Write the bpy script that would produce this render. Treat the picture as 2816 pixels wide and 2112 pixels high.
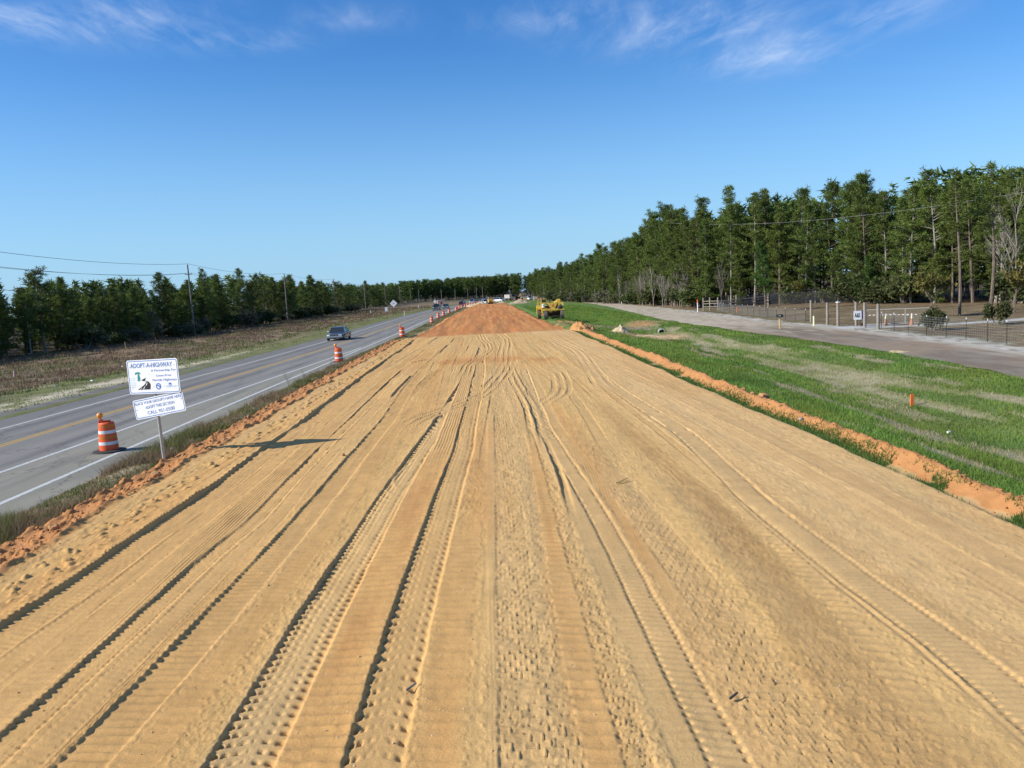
import bpy, bmesh, math, random
import numpy as np
from math import sin, cos, pi, radians, sqrt, atan2, exp
from mathutils import Vector, Matrix

random.seed(7)
rng = np.random.default_rng(11)
scene = bpy.context.scene
for o in list(bpy.data.objects):
    bpy.data.objects.remove(o)
COL = scene.collection

# ------------------------------------------------------------------ camera
CAM_H = 4.4
PITCH, YAW, ROLL = radians(6.429), radians(1.541), radians(3.0)
fwd = Vector((sin(YAW)*cos(PITCH), cos(YAW)*cos(PITCH), -sin(PITCH)))
rt = Vector((cos(YAW), -sin(YAW), 0))
up = rt.cross(fwd)
R2 = rt*cos(ROLL) - up*sin(ROLL)
U2 = rt*sin(ROLL) + up*cos(ROLL)
cam_d = bpy.data.cameras.new('camera')
cam_d.sensor_width = 36.0
cam_d.lens = 29.11
cam_d.clip_start = 0.1
cam_d.clip_end = 6000
cam = bpy.data.objects.new('camera', cam_d)
M = Matrix(((R2.x, U2.x, -fwd.x), (R2.y, U2.y, -fwd.y), (R2.z, U2.z, -fwd.z))).to_4x4()
M.translation = Vector((0, 0, CAM_H))
cam.matrix_world = M
COL.objects.link(cam)
scene.camera = cam

# ------------------------------------------------------------------ sky and sun
SUN_AZ = radians(12.0)       # shadows run towards +X and a little towards +Y
SUN_EL = radians(31.0)
sun_vec = Vector((-cos(SUN_AZ)*cos(SUN_EL), -sin(SUN_AZ)*cos(SUN_EL), sin(SUN_EL)))
world = bpy.data.worlds.new('World')
scene.world = world
world.use_nodes = True
nt = world.node_tree
nt.nodes.clear()
def N(t, ty, **kw):
    n = t.nodes.new(ty)
    for k, v in kw.items():
        setattr(n, k, v)
    return n
def mathn(t, op, a, b=None, c=None, clamp=False):
    n = t.nodes.new('ShaderNodeMath'); n.operation = op; n.use_clamp = clamp
    for i, v in enumerate((a, b, c)):
        if v is None: continue
        if isinstance(v, (int, float)): n.inputs[i].default_value = v
        else: t.links.new(v, n.inputs[i])
    return n.outputs[0]
wo = N(nt, 'ShaderNodeOutputWorld')
bg = N(nt, 'ShaderNodeBackground')
sky = N(nt, 'ShaderNodeTexSky')
sky.sky_type = 'NISHITA'
sky.sun_disc = False
sky.sun_elevation = SUN_EL
sky.sun_rotation = atan2(sun_vec.x, sun_vec.y) % (2*pi)
sky.air_density = 1.0
sky.dust_density = 0.1
sky.ozone_density = 2.0
sky.altitude = 60
SKY_STRENGTH = 0.112
bg.inputs['Strength'].default_value = SKY_STRENGTH
tc = N(nt, 'ShaderNodeTexCoord')
sep = N(nt, 'ShaderNodeSeparateXYZ')
nt.links.new(tc.outputs['Generated'], sep.inputs[0])
zc = mathn(nt, 'MAXIMUM', sep.outputs[2], 0.02)
px = mathn(nt, 'DIVIDE', sep.outputs[0], zc)
py = mathn(nt, 'DIVIDE', sep.outputs[1], zc)
def cloudlayer(sx, sy, ang, seed, detail, lo, hi):
    cmb = N(nt, 'ShaderNodeCombineXYZ')
    nt.links.new(px, cmb.inputs[0]); nt.links.new(py, cmb.inputs[1]); cmb.inputs[2].default_value = seed
    mp = N(nt, 'ShaderNodeMapping')
    mp.inputs['Rotation'].default_value = (0, 0, ang)
    mp.inputs['Scale'].default_value = (sx, sy, 1)
    nt.links.new(cmb.outputs[0], mp.inputs[0])
    ns = N(nt, 'ShaderNodeTexNoise')
    ns.inputs['Scale'].default_value = 1.0
    ns.inputs['Detail'].default_value = detail
    ns.inputs['Roughness'].default_value = 0.6
    ns.inputs['Distortion'].default_value = 0.7
    nt.links.new(mp.outputs[0], ns.inputs['Vector'])
    mr = N(nt, 'ShaderNodeMapRange'); mr.interpolation_type = 'SMOOTHSTEP'
    mr.inputs['From Min'].default_value = lo; mr.inputs['From Max'].default_value = hi
    nt.links.new(ns.outputs['Fac'], mr.inputs[0])
    return mr.outputs[0]
def gauss(cx, cy, ax, ay, ang=0.0):
    dx = mathn(nt, 'SUBTRACT', px, cx); dy = mathn(nt, 'SUBTRACT', py, cy)
    c, s = cos(ang), sin(ang)
    u = mathn(nt, 'ADD', mathn(nt, 'MULTIPLY', dx, c/ax), mathn(nt, 'MULTIPLY', dy, s/ax))
    v = mathn(nt, 'ADD', mathn(nt, 'MULTIPLY', dx, -s/ay), mathn(nt, 'MULTIPLY', dy, c/ay))
    r = mathn(nt, 'ADD', mathn(nt, 'POWER', mathn(nt, 'ABSOLUTE', u), 2), mathn(nt, 'POWER', mathn(nt, 'ABSOLUTE', v), 2))
    return mathn(nt, 'EXPONENT', mathn(nt, 'MULTIPLY', r, -1.0))
def skyp(X, Y):             # photograph pixel -> point on a cloud plane at unit height
    d = fwd*2277 + R2*(X-1408) + U2*(1056-Y)
    return d.x/d.z, d.y/d.z
mask = None
for (X, Y, ax, ay, g) in ((60, 55, .32, .20, 1.0), (330, 60, .34, .26, 1.0), (640, 110, .26, .14, .8), (960, 50, .2, .14, .55),
                          (1560, 50, .30, .2, .75), (1900, 70, .42, .34, 1.0), (2130, 140, .28, .40, 1.0), (2420, 40, .26, .26, .7)):
    gx, gy = skyp(X, Y)
    gg = mathn(nt, 'MULTIPLY', gauss(gx, gy, ax, ay), g)
    mask = gg if mask is None else mathn(nt, 'MAXIMUM', mask, gg)
high = N(nt, 'ShaderNodeMapRange')       # more cirrus overhead, above the frame
high.inputs['From Min'].default_value = 0.36; high.inputs['From Max'].default_value = 0.7
high.inputs['To Max'].default_value = 0.6
nt.links.new(sep.outputs[2], high.inputs[0])
mask = mathn(nt, 'MAXIMUM', mask, high.outputs[0])
c1 = cloudlayer(2.8, 1.3, 0.5, 1.3, 10, 0.35, 0.76)
c2 = cloudlayer(10.0, 3.2, 0.45, 4.1, 8, 0.38, 0.85)
cl = mathn(nt, 'MULTIPLY', mathn(nt, 'ADD', mathn(nt, 'MULTIPLY', c1, 0.7), mathn(nt, 'MULTIPLY', c2, 0.45)), mask)
cl = mathn(nt, 'MULTIPLY', cl, .60, clamp=True)
tintn = N(nt, 'ShaderNodeMixRGB'); tintn.blend_type = 'MULTIPLY'; tintn.inputs[0].default_value = 1
tintn.inputs[2].default_value = (0.68, 0.92, 1.20, 1)
hsv = N(nt, 'ShaderNodeHueSaturation'); hsv.inputs['Saturation'].default_value = 1.30; hsv.inputs['Value'].default_value = .95
nt.links.new(sky.outputs[0], hsv.inputs['Color']); nt.links.new(hsv.outputs[0], tintn.inputs[1])
mx = N(nt, 'ShaderNodeMixRGB')
mx.inputs[2].default_value = (5.9, 6.6, 7.8, 1)
hz_ = N(nt, 'ShaderNodeMapRange'); hz_.interpolation_type = 'SMOOTHSTEP'
hz_.inputs['From Min'].default_value = .30; hz_.inputs['From Max'].default_value = -.05; hz_.inputs['To Min'].default_value = 0; hz_.inputs['To Max'].default_value = .85
nt.links.new(sep.outputs[2], hz_.inputs[0])
hm = N(nt, 'ShaderNodeMixRGB'); hm.inputs[2].default_value = (2.45, 4.35, 6.5, 1)
nt.links.new(hz_.outputs[0], hm.inputs[0]); nt.links.new(tintn.outputs[0], hm.inputs[1])
nt.links.new(cl, mx.inputs[0]); nt.links.new(hm.outputs[0], mx.inputs[1])
nt.links.new(mx.outputs[0], bg.inputs['Color'])
nt.links.new(bg.outputs[0], wo.inputs['Surface'])

sd = bpy.data.lights.new('sun', 'SUN')
sd.energy = 5.0
sd.angle = radians(0.53)
sd.color = (1.0, 0.945, 0.86)
sun = bpy.data.objects.new('sun', sd)
sun.rotation_euler = sun_vec.to_track_quat('Z', 'Y').to_euler()
COL.objects.link(sun)
scene.view_settings.view_transform = 'Standard'
scene.view_settings.look = 'None'
scene.view_settings.exposure = 0.32
scene.view_settings.gamma = 1
scene.view_settings.use_curve_mapping = False
scene.render.resolution_x = 1024
scene.render.resolution_y = 768

# ------------------------------------------------------------------ numpy noise
def _h(ix, iy, seed):
    n = (ix.astype(np.int64)*374761393 + iy.astype(np.int64)*668265263 + seed*1274126177) & 0xffffffff
    n = ((n ^ (n >> 13))*1274126177) & 0xffffffff
    n = n ^ (n >> 16)
    return (n & 0xffff)/65535.0
def vn(x, y, seed=0):
    x = np.asarray(x, float); y = np.asarray(y, float)
    ix = np.floor(x); iy = np.floor(y)
    fx = x-ix; fy = y-iy
    fx = fx*fx*fx*(fx*(fx*6-15)+10); fy = fy*fy*fy*(fy*(fy*6-15)+10)
    a = _h(ix, iy, seed); b = _h(ix+1, iy, seed); c = _h(ix, iy+1, seed); d = _h(ix+1, iy+1, seed)
    return (a+(b-a)*fx)*(1-fy) + (c+(d-c)*fx)*fy
def fbm(x, y, seed=0, oct=4, g=0.5):
    s = 0; a = 1; t = 0
    for i in range(oct):
        s = s + a*vn(x*2**i, y*2**i, seed+i*17); t += a; a *= g
    return s/t
def sstep(a, b, x):
    t = np.clip((x-a)/(b-a), 0, 1)
    return t*t*(3-2*t)
def curve(pts, y, sm=0.0):
    p = np.array(pts, float)
    ys = p[:, 1]; xs = p[:, 0]
    if sm <= 0:
        return np.interp(y, ys, xs)
    r = 0
    for k, w in ((-2, .1), (-1, .25), (0, .3), (1, .25), (2, .1)):
        r = r + w*np.interp(np.asarray(y)+k*sm, ys, xs)
    return r

# ------------------------------------------------------------------ materials
def new_mat(name):
    m = bpy.data.materials.new(name); m.use_nodes = True
    t = m.node_tree
    b = t.nodes.get('Principled BSDF')
    return m, t, b
def lnk(t, a, b): t.links.new(a, b)
def mat_plain(name, col, rough=0.6, metal=0.0, var=0.12, vscale=6.0, spec=0.4, bump=0.0, coat=0.0):
    m, t, b = new_mat(name)
    tcn = N(t, 'ShaderNodeTexCoord')
    ns = N(t, 'ShaderNodeTexNoise'); ns.inputs['Scale'].default_value = vscale; ns.inputs['Detail'].default_value = 5
    lnk(t, tcn.outputs['Object'], ns.inputs['Vector'])
    rp = N(t, 'ShaderNodeMapRange'); rp.inputs['From Min'].default_value = .3; rp.inputs['From Max'].default_value = .7
    rp.inputs['To Min'].default_value = 1-var; rp.inputs['To Max'].default_value = 1+var
    lnk(t, ns.outputs['Fac'], rp.inputs[0])
    mxn = N(t, 'ShaderNodeVectorMath'); mxn.operation = 'SCALE'
    mxn.inputs[0].default_value = col[:3]
    lnk(t, rp.outputs[0], mxn.inputs['Scale'])
    lnk(t, mxn.outputs[0], b.inputs['Base Color'])
    b.inputs['Roughness'].default_value = rough; b.inputs['Metallic'].default_value = metal
    b.inputs['Specular IOR Level'].default_value = spec
    if coat: b.inputs['Coat Weight'].default_value = coat
    if bump:
        bn = N(t, 'ShaderNodeBump'); bn.inputs['Strength'].default_value = bump; bn.inputs['Distance'].default_value = .02
        lnk(t, ns.outputs['Fac'], bn.inputs['Height']); lnk(t, bn.outputs[0], b.inputs['Normal'])
    return m
def mat_ground(name, grain=60.0, bumpd=0.01, bstr=0.6, gvar=0.18, bigvar=0.12, rough=0.95, streak=None):
    """vertex colour 'Col' times grain noise, with fine relief"""
    m, t, b = new_mat(name)
    at = N(t, 'ShaderNodeAttribute'); at.attribute_name = 'Col'
    tcn = N(t, 'ShaderNodeTexCoord')
    n1 = N(t, 'ShaderNodeTexNoise'); n1.inputs['Scale'].default_value = grain; n1.inputs['Detail'].default_value = 6; n1.inputs['Roughness'].default_value = .7
    n2 = N(t, 'ShaderNodeTexNoise'); n2.inputs['Scale'].default_value = grain/14; n2.inputs['Detail'].default_value = 5
    mp = N(t, 'ShaderNodeMapping')
    if streak: mp.inputs['Scale'].default_value = (1, streak, 1)
    lnk(t, tcn.outputs['Object'], mp.inputs[0])
    lnk(t, tcn.outputs['Object'], n1.inputs['Vector']); lnk(t, mp.outputs[0], n2.inputs['Vector'])
    r1 = N(t, 'ShaderNodeMapRange'); r1.inputs['From Min'].default_value = .25; r1.inputs['From Max'].default_value = .75
    r1.inputs['To Min'].default_value = 1-gvar; r1.inputs['To Max'].default_value = 1+gvar
    r2 = N(t, 'ShaderNodeMapRange'); r2.inputs['From Min'].default_value = .3; r2.inputs['From Max'].default_value = .7
    r2.inputs['To Min'].default_value = 1-bigvar; r2.inputs['To Max'].default_value = 1+bigvar
    lnk(t, n1.outputs['Fac'], r1.inputs[0]); lnk(t, n2.outputs['Fac'], r2.inputs[0])
    mu = mathn(t, 'MULTIPLY', r1.outputs[0], r2.outputs[0])
    sc = N(t, 'ShaderNodeVectorMath'); sc.operation = 'SCALE'
    lnk(t, at.outputs['Color'], sc.inputs[0]); lnk(t, mu, sc.inputs['Scale'])
    lnk(t, sc.outputs[0], b.inputs['Base Color'])
    b.inputs['Roughness'].default_value = rough; b.inputs['Specular IOR Level'].default_value = 0.15
    bn = N(t, 'ShaderNodeBump'); bn.inputs['Strength'].default_value = bstr; bn.inputs['Distance'].default_value = bumpd
    lnk(t, n1.outputs['Fac'], bn.inputs['Height']); lnk(t, bn.outputs[0], b.inputs['Normal'])
    return m
def mat_leaf(name, dark, light, objvar=0.25, warm=(0.16, 0.14, 0.03), trans=0.25):
    m, t, b = new_mat(name)
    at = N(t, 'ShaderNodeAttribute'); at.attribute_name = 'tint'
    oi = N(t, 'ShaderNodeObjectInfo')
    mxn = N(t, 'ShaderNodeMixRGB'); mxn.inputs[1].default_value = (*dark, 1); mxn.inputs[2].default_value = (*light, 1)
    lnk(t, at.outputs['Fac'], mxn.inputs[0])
    m2 = N(t, 'ShaderNodeMixRGB'); m2.inputs[2].default_value = (*warm, 1)
    rr = mathn(t, 'MULTIPLY', oi.outputs['Random'], objvar)
    lnk(t, rr, m2.inputs[0]); lnk(t, mxn.outputs[0], m2.inputs[1])
    hs = N(t, 'ShaderNodeHueSaturation')
    r3 = mathn(t, 'FRACT', mathn(t, 'MULTIPLY', oi.outputs['Random'], 7.31))
    lnk(t, mathn(t, 'ADD', mathn(t, 'MULTIPLY', r3, .5), .75), hs.inputs['Value'])
    lnk(t, m2.outputs[0], hs.inputs['Color'])
    b.inputs['Roughness'].default_value = .6; b.inputs['Specular IOR Level'].default_value = .25
    lnk(t, hs.outputs[0], b.inputs['Base Color'])
    tr = N(t, 'ShaderNodeBsdfTranslucent'); lnk(t, hs.outputs[0], tr.inputs['Color'])
    ms = N(t, 'ShaderNodeMixShader'); ms.inputs[0].default_value = trans
    out = t.nodes.get('Material Output')
    lnk(t, b.outputs[0], ms.inputs[1]); lnk(t, tr.outputs[0], ms.inputs[2]); lnk(t, ms.outputs[0], out.inputs['Surface'])
    return m
def mat_vcol(name, rough=.9):
    m, t, b = new_mat(name)
    at = N(t, 'ShaderNodeAttribute'); at.attribute_name = 'Col'
    lnk(t, at.outputs['Color'], b.inputs['Base Color']); b.inputs['Roughness'].default_value = rough
    b.inputs['Specular IOR Level'].default_value = .2
    tr = N(t, 'ShaderNodeBsdfTranslucent'); lnk(t, at.outputs['Color'], tr.inputs['Color'])
    ms = N(t, 'ShaderNodeMixShader'); ms.inputs[0].default_value = .3
    out = t.nodes.get('Material Output')
    lnk(t, b.outputs[0], ms.inputs[1]); lnk(t, tr.outputs[0], ms.inputs[2]); lnk(t, ms.outputs[0], out.inputs['Surface'])
    return m
MT = {}
MT['dirt'] = mat_ground('dirt', grain=45, bumpd=.012, bstr=.75, gvar=.17, bigvar=.07)
MT['clay'] = mat_ground('clay', grain=14, bumpd=.03, bstr=.7, gvar=.16, bigvar=.12, streak=.08)
MT['ground'] = mat_ground('ground', grain=9, bumpd=.06, bstr=.8, gvar=.30, bigvar=.18)
MT['millings'] = mat_ground('millings', grain=16, bumpd=.02, bstr=.6, gvar=.14, bigvar=.10)
MT['blade'] = mat_vcol('grass_blades')
MT['white'] = mat_plain('white_paint', (.80, .80, .78), .5, var=.06)
MT['signblue'] = mat_plain('sign_blue', (.06, .19, .50), .5, var=.05)
MT['signpale'] = mat_plain('sign_pale_blue', (.50, .62, .74), .5, var=.05)
MT['teal'] = mat_plain('sign_teal', (.03, .30, .26), .5, var=.05)
MT['black'] = mat_plain('black', (.02, .02, .022), .5, var=.1)
MT['rubber'] = mat_plain('rubber', (.035, .033, .032), .8, var=.2)
MT['dustyrubber'] = mat_plain('dusty_rubber', (.17, .15, .125), .9, var=.25, vscale=3)
MT['galv'] = mat_plain('galvanised_steel', (.42, .41, .36), .5, metal=.35, var=.15, vscale=9)
MT['drum'] = mat_plain('drum_orange', (.74, .11, .03), .5, var=.2, vscale=4)
MT['band'] = mat_plain('band_orange', (.60, .17, .035), .4, var=.08)
MT['bandw'] = mat_plain('band_white', (.70, .70, .67), .45, var=.16, vscale=5)
MT['amber'] = mat_plain('amber_lens', (.85, .30, .02), .15, var=.05, spec=.8)
MT['yellow'] = mat_plain('machine_yellow', (.66, .44, .065), .5, var=.18, vscale=3)
MT['yellowdirty'] = mat_plain('machine_yellow_muddy', (.50, .33, .12), .7, var=.3, vscale=3)
MT['mud'] = mat_plain('mud', (.42, .24, .12), .9, var=.3)
MT['darkmetal'] = mat_plain('dark_metal', (.05, .045, .04), .6, var=.2)
MT['redsmv'] = mat_plain('red_triangle', (.7, .06, .03), .5, var=.05)
MT['redorange'] = mat_plain('orange_triangle', (.85, .20, .08), .5, var=.05)
MT['wood'] = mat_plain('weathered_wood', (.27, .235, .19), .9, var=.25, vscale=5)
MT['polewood'] = mat_plain('pole_wood', (.20, .185, .15), .9, var=.2, vscale=3)
MT['yellowwood'] = mat_plain('new_wood', (.62, .44, .16), .8, var=.12)
MT['bark'] = mat_plain('pine_bark', (.16, .125, .095), .95, var=.35, vscale=2.5)
MT['palebark'] = mat_plain('pale_bark', (.27, .245, .20), .95, var=.25, vscale=2.5)
MT['twig'] = mat_plain('twig', (.22, .19, .155), .95, var=.25, vscale=2.5)
MT['wire'] = mat_plain('wire', (.07, .07, .07), .6, var=.1)
MT['lightwire'] = mat_plain('pale_wire', (.42, .42, .40), .5, var=.1)
MT['fencewire'] = mat_plain('fence_wire', (.27, .27, .26), .5, metal=.3, var=.1)
MT['tpost'] = mat_plain('t_post_green', (.05, .055, .045), .7, var=.15)
MT['glass'] = mat_plain('car_glass', (.015, .022, .025), .08, var=.02, spec=.8)
MT['chrome'] = mat_plain('chrome', (.55, .55, .53), .22, metal=.8, var=.05)
MT['lens'] = mat_plain('headlight_lens', (.75, .74, .68), .12, var=.05, spec=.8)
MT['tail'] = mat_plain('tail_lens', (.45, .02, .015), .2, var=.05)
MT['postyellow'] = mat_plain('pale_yellow_plastic', (.72, .72, .42), .5, var=.06)
MT['orange'] = mat_plain('orange_paint', (.80, .19, .04), .6, var=.08)
MT['concrete'] = mat_plain('concrete', (.38, .37, .35), .85, var=.15)
MT['sand'] = mat_plain('sand', (.55, .44, .29), .95, var=.12, vscale=2, bump=.6)
MT['rock'] = mat_plain('clay_lump', (.42, .22, .09), .95, var=.25, vscale=9, bump=.8)
MT['greyrock'] = mat_plain('grey_stone', (.30, .27, .24), .9, var=.2, vscale=9, bump=.8)
MT['pink'] = mat_plain('faded_pink_panel', (.56, .33, .27), .7, var=.1)
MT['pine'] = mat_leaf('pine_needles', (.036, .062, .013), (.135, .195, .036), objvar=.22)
MT['pinelight'] = mat_leaf('young_pine_needles', (.025, .055, .012), (.09, .19, .035), objvar=.15)
MT['oak'] = mat_leaf('oak_leaves', (.040, .050, .012), (.15, .145, .035), objvar=.3, warm=(.18, .12, .03))
MT['shrub'] = mat_leaf('shrub_leaves', (.025, .042, .012), (.09, .125, .035), objvar=.4, warm=(.14, .12, .05))
MT['greyshrub'] = mat_leaf('grey_shrub_leaves', (.05, .058, .03), (.14, .15, .085), objvar=.4, warm=(.17, .14, .09))
def paint(name, col):
    if name not in MT: MT[name] = mat_plain(name, col, .22, var=.04, spec=.6, coat=.6, metal=.15)
    return MT[name]

# ------------------------------------------------------------------ builders
def tag(o, label=None, cat=None, group=None, kind=None):
    if label: o['label'] = label
    if cat: o['category'] = cat
    if group: o['group'] = group
    if kind: o['kind'] = kind
    return o
def thing(name, label, cat, loc=(0, 0, 0), rz=0.0, group=None):
    o = bpy.data.objects.new(name, None)
    o.empty_display_size = .3
    o.location = loc; o.rotation_euler = (0, 0, rz)
    COL.objects.link(o)
    return tag(o, label, cat, group)
def mesh_np(name, V, F, mat=None, smooth=False):
    """V (n,3) array, F (m,k) array with k = 3 or 4"""
    V = np.asarray(V, np.float32); F = np.asarray(F, np.int32)
    me = bpy.data.meshes.new(name)
    k = F.shape[1]
    me.vertices.add(len(V)); me.vertices.foreach_set('co', V.ravel())
    me.loops.add(F.size); me.loops.foreach_set('vertex_index', F.ravel())
    me.polygons.add(len(F))
    me.polygons.foreach_set('loop_start', np.arange(0, F.size, k, dtype=np.int32))
    me.polygons.foreach_set('loop_total', np.full(len(F), k, np.int32))
    if smooth: me.polygons.foreach_set('use_smooth', np.ones(len(F), bool))
    me.update(calc_edges=True)
    if mat: me.materials.append(mat)
    return me
def set_col(me, C, name='Col'):
    a = me.color_attributes.new(name, 'FLOAT_COLOR', 'POINT')
    C = np.asarray(C, np.float32)
    if C.shape[1] == 3: C = np.hstack([C, np.ones((len(C), 1), np.float32)])
    a.data.foreach_set('color', C.ravel())
def set_tint(me, T):
    a = me.attributes.new('tint', 'FLOAT', 'POINT')
    a.data.foreach_set('value', np.asarray(T, np.float32))
def obj(name, me, parent=None, loc=None):
    o = bpy.data.objects.new(name, me); COL.objects.link(o)
    if parent: o.parent = parent
    if loc is not None: o.location = loc
    return o
class MB:
    def __init__(s): s.v = []; s.f = []
    def add(s, vs, fs):
        b = len(s.v); s.v += [tuple(v) for v in vs]; s.f += [tuple(b+i for i in f) for f in fs]; return s
    def box(s, c, d, rz=0.0, rx=0.0, ry=0.0, taper=1.0):
        hx, hy, hz = d[0]/2, d[1]/2, d[2]/2
        m = Matrix.Rotation(rz, 3, 'Z') @ Matrix.Rotation(ry, 3, 'Y') @ Matrix.Rotation(rx, 3, 'X')
        vs = []
        for z in (-1, 1):
            k = taper if z > 0 else 1
            for x, y in ((-1, -1), (1, -1), (1, 1), (-1, 1)):
                vs.append(Vector(c) + m @ Vector((x*hx*k, y*hy*k, z*hz)))
        return s.add(vs, [(3, 2, 1, 0), (4, 5, 6, 7), (0, 1, 5, 4), (1, 2, 6, 5), (2, 3, 7, 6), (3, 0, 4, 7)])
    def tube(s, p0, p1, r0, r1=None, n=8, cap=True):
        r1 = r0 if r1 is None else r1
        p0 = Vector(p0); p1 = Vector(p1); d = (p1-p0)
        if d.length < 1e-6: return s
        q = d.to_track_quat('Z', 'Y')
        vs = []
        for p, r in ((p0, r0), (p1, r1)):
            for i in range(n):
                a = 2*pi*i/n
                vs.append(p + q @ Vector((r*cos(a), r*sin(a), 0)))
        fs = [(i, (i+1) % n, n+(i+1) % n, n+i) for i in range(n)]
        if cap: fs += [tuple(reversed(range(n))), tuple(range(n, 2*n))]
        return s.add(vs, fs)
    def path(s, pts, r, n=5):
        for a, b in zip(pts[:-1], pts[1:]): s.tube(a, b, r, r, n, cap=False)
        return s
    def lathe(s, prof, c=(0, 0, 0), n=20, cap=True):
        vs = []
        for r, z in prof:
            for i in range(n):
                a = 2*pi*i/n; vs.append((c[0]+r*cos(a), c[1]+r*sin(a), c[2]+z))
        fs = []
        for k in range(len(prof)-1):
            for i in range(n):
                fs.append((k*n+i, k*n+(i+1) % n, (k+1)*n+(i+1) % n, (k+1)*n+i))
        if cap: fs += [tuple(reversed(range(n))), tuple(range((len(prof)-1)*n, len(prof)*n))]
        return s.add(vs, fs)
    def prism(s, poly, axis, a, b):
        """poly in the plane across axis ('x': (y,z), 'y': (x,z), 'z': (x,y)), from a to b"""
        n = len(poly); vs = []
        for t in (a, b):
            for u, v in poly:
                vs.append({'x': (t, u, v), 'y': (u, t, v), 'z': (u, v, t)}[axis])
        fs = [(i, (i+1) % n, n+(i+1) % n, n+i) for i in range(n)] + [tuple(reversed(range(n))), tuple(range(n, 2*n))]
        return s.add(vs, fs)
    def loft(s, secs, cap=True):
        n = len(secs[0]); vs = [p for sec in secs for p in sec]; fs = []
        for k in range(len(secs)-1):
            for i in range(n):
                fs.append((k*n+i, k*n+(i+1) % n, (k+1)*n+(i+1) % n, (k+1)*n+i))
        if cap: fs += [tuple(reversed(range(n))), tuple(range((len(secs)-1)*n, len(secs)*n))]
        return s.add(vs, fs)
    def mesh(s, name, mat, smooth=False, bevel=0.0):
        bm = bmesh.new()
        vs = [bm.verts.new(v) for v in s.v]
        for f in s.f:
            try: bm.faces.new([vs[i] for i in f])
            except ValueError: pass
        if bevel:
            bmesh.ops.bevel(bm, geom=list(bm.edges), offset=bevel, segments=1, affect='EDGES', clamp_overlap=True)
        bmesh.ops.recalc_face_normals(bm, faces=bm.faces)
        if smooth:
            for f in bm.faces: f.smooth = True
        me = bpy.data.meshes.new(name); bm.to_mesh(me); bm.free()
        me.materials.append(mat)
        if smooth: me.set_sharp_from_angle(angle=radians(40))
        return me
    def build(s, name, mat, parent=None, smooth=False, bevel=0.0, loc=None):
        return obj(name, s.mesh(name, mat, smooth, bevel), parent, loc)
def kids(o): return [c for c in ALLKIDS.get(o.name, [])]
def copy_tree(root, loc, rz=0.0, scale=None):
    c = root.copy(); COL.objects.link(c)
    c.location = loc; c.rotation_euler = (0, 0, rz)
    if scale is not None: c.scale = scale if hasattr(scale, '__len__') else (scale,)*3
    for ch in root.children:
        d = ch.copy(); COL.objects.link(d); d.parent = c
        for g in ch.children:
            e = g.copy(); COL.objects.link(e); e.parent = d
    return c
def grid_mesh(name, X, Y, Z, mat, smooth=True):
    r, c = X.shape
    V = np.stack([X, Y, Z], -1).reshape(-1, 3)
    i = np.arange((r-1)*c).reshape(r-1, c)[:, :-1].ravel()
    F = np.stack([i, i+1, i+c+1, i+c], -1)
    return mesh_np(name, V, F, mat, smooth)

# ------------------------------------------------------------------ layout curves (metres; x across, y along the embankment)
XL = [(-22.0, -40), (-21.6, 20), (-21.2, 33), (-20.6, 50), (-20.3, 62), (-19.6, 80), (-19.3, 100), (-19.3, 150), (-18.7, 185), (-17.2, 230), (-16.2, 250), (-13.5, 290), (-10.8, 320), (-4, 385), (6, 450), (20, 520), (40, 600), (75, 700)]
LW = [(-20.4, -40), (-19.9, 15), (-19.5, 33), (-19.1, 44), (-18.7, 52), (-18.0, 64.6), (-17.65, 78), (-17.4, 90), (-17.35, 104), (-17.5, 150), (-16.9, 185), (-15.6, 230), (-14.7, 250), (-12.1, 290), (-9.3, 320), (-2.5, 385), (7.5, 450), (21.5, 520), (41.5, 600), (76.5, 700)]
YE = [(-18.4, -40), (-17.5, 15), (-16.95, 29), (-16.7, 36), (-16.25, 46), (-15.8, 55), (-15.0, 73), (-14.5, 98), (-14.2, 150), (-13.4, 195), (-12.2, 230), (-11.4, 250), (-9.2, 290), (-6.6, 320), (0.5, 385), (10.5, 450), (24.5, 520), (44.5, 600), (79.5, 700)]
INN = [(-15.4, -40), (-14.6, 10), (-14.1, 25), (-13.6, 34), (-13.2, 43), (-12.7, 51), (-11.95, 64), (-11.35, 76), (-11.12, 80)]
OUT = [(-12.0, -40), (-11.8, 20), (-11.7, 30), (-11.6, 41), (-11.3, 60), (-11.05, 78), (-10.7, 102), (-10.4, 150), (-9.9, 190), (-8.9, 230), (-8.1, 250), (-6.3, 290), (-3.6, 320), (3.5, 385), (13.5, 450), (27.5, 520), (47.5, 600), (82.5, 700)]
XR = [(-10.8, -40), (-10.7, 20), (-10.6, 45), (-10.3, 60), (-9.9, 80), (-9.6, 102), (-9.2, 150), (-8.7, 190), (-7.8, 230), (-7.0, 250), (-5.1, 290), (-2.4, 320), (5, 385), (15, 450), (29, 520), (49, 600), (84, 700)]
GRL = [(17.5, 0), (19.6, 22), (20.7, 31), (21.6, 39), (21.9, 47), (21.7, 56), (21.4, 65), (21.2, 75), (20.8, 95), (22.6, 125), (25.5, 170), (27.2, 210), (27.5, 260)]
GRR = [(27.5, 0), (27.0, 22), (26.4, 31), (26.3, 40), (27.2, 47), (27.9, 54), (28.3, 62), (28.0, 68), (27.4, 76), (28.2, 95), (29.5, 125), (30.6, 170), (30.4, 210), (29.5, 260)]
TLX = [(-60, 60), (-57, 85), (-55, 96), (-52.5, 105), (-51.5, 123), (-51, 400), (-50, 500), (-48, 590)]
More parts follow.
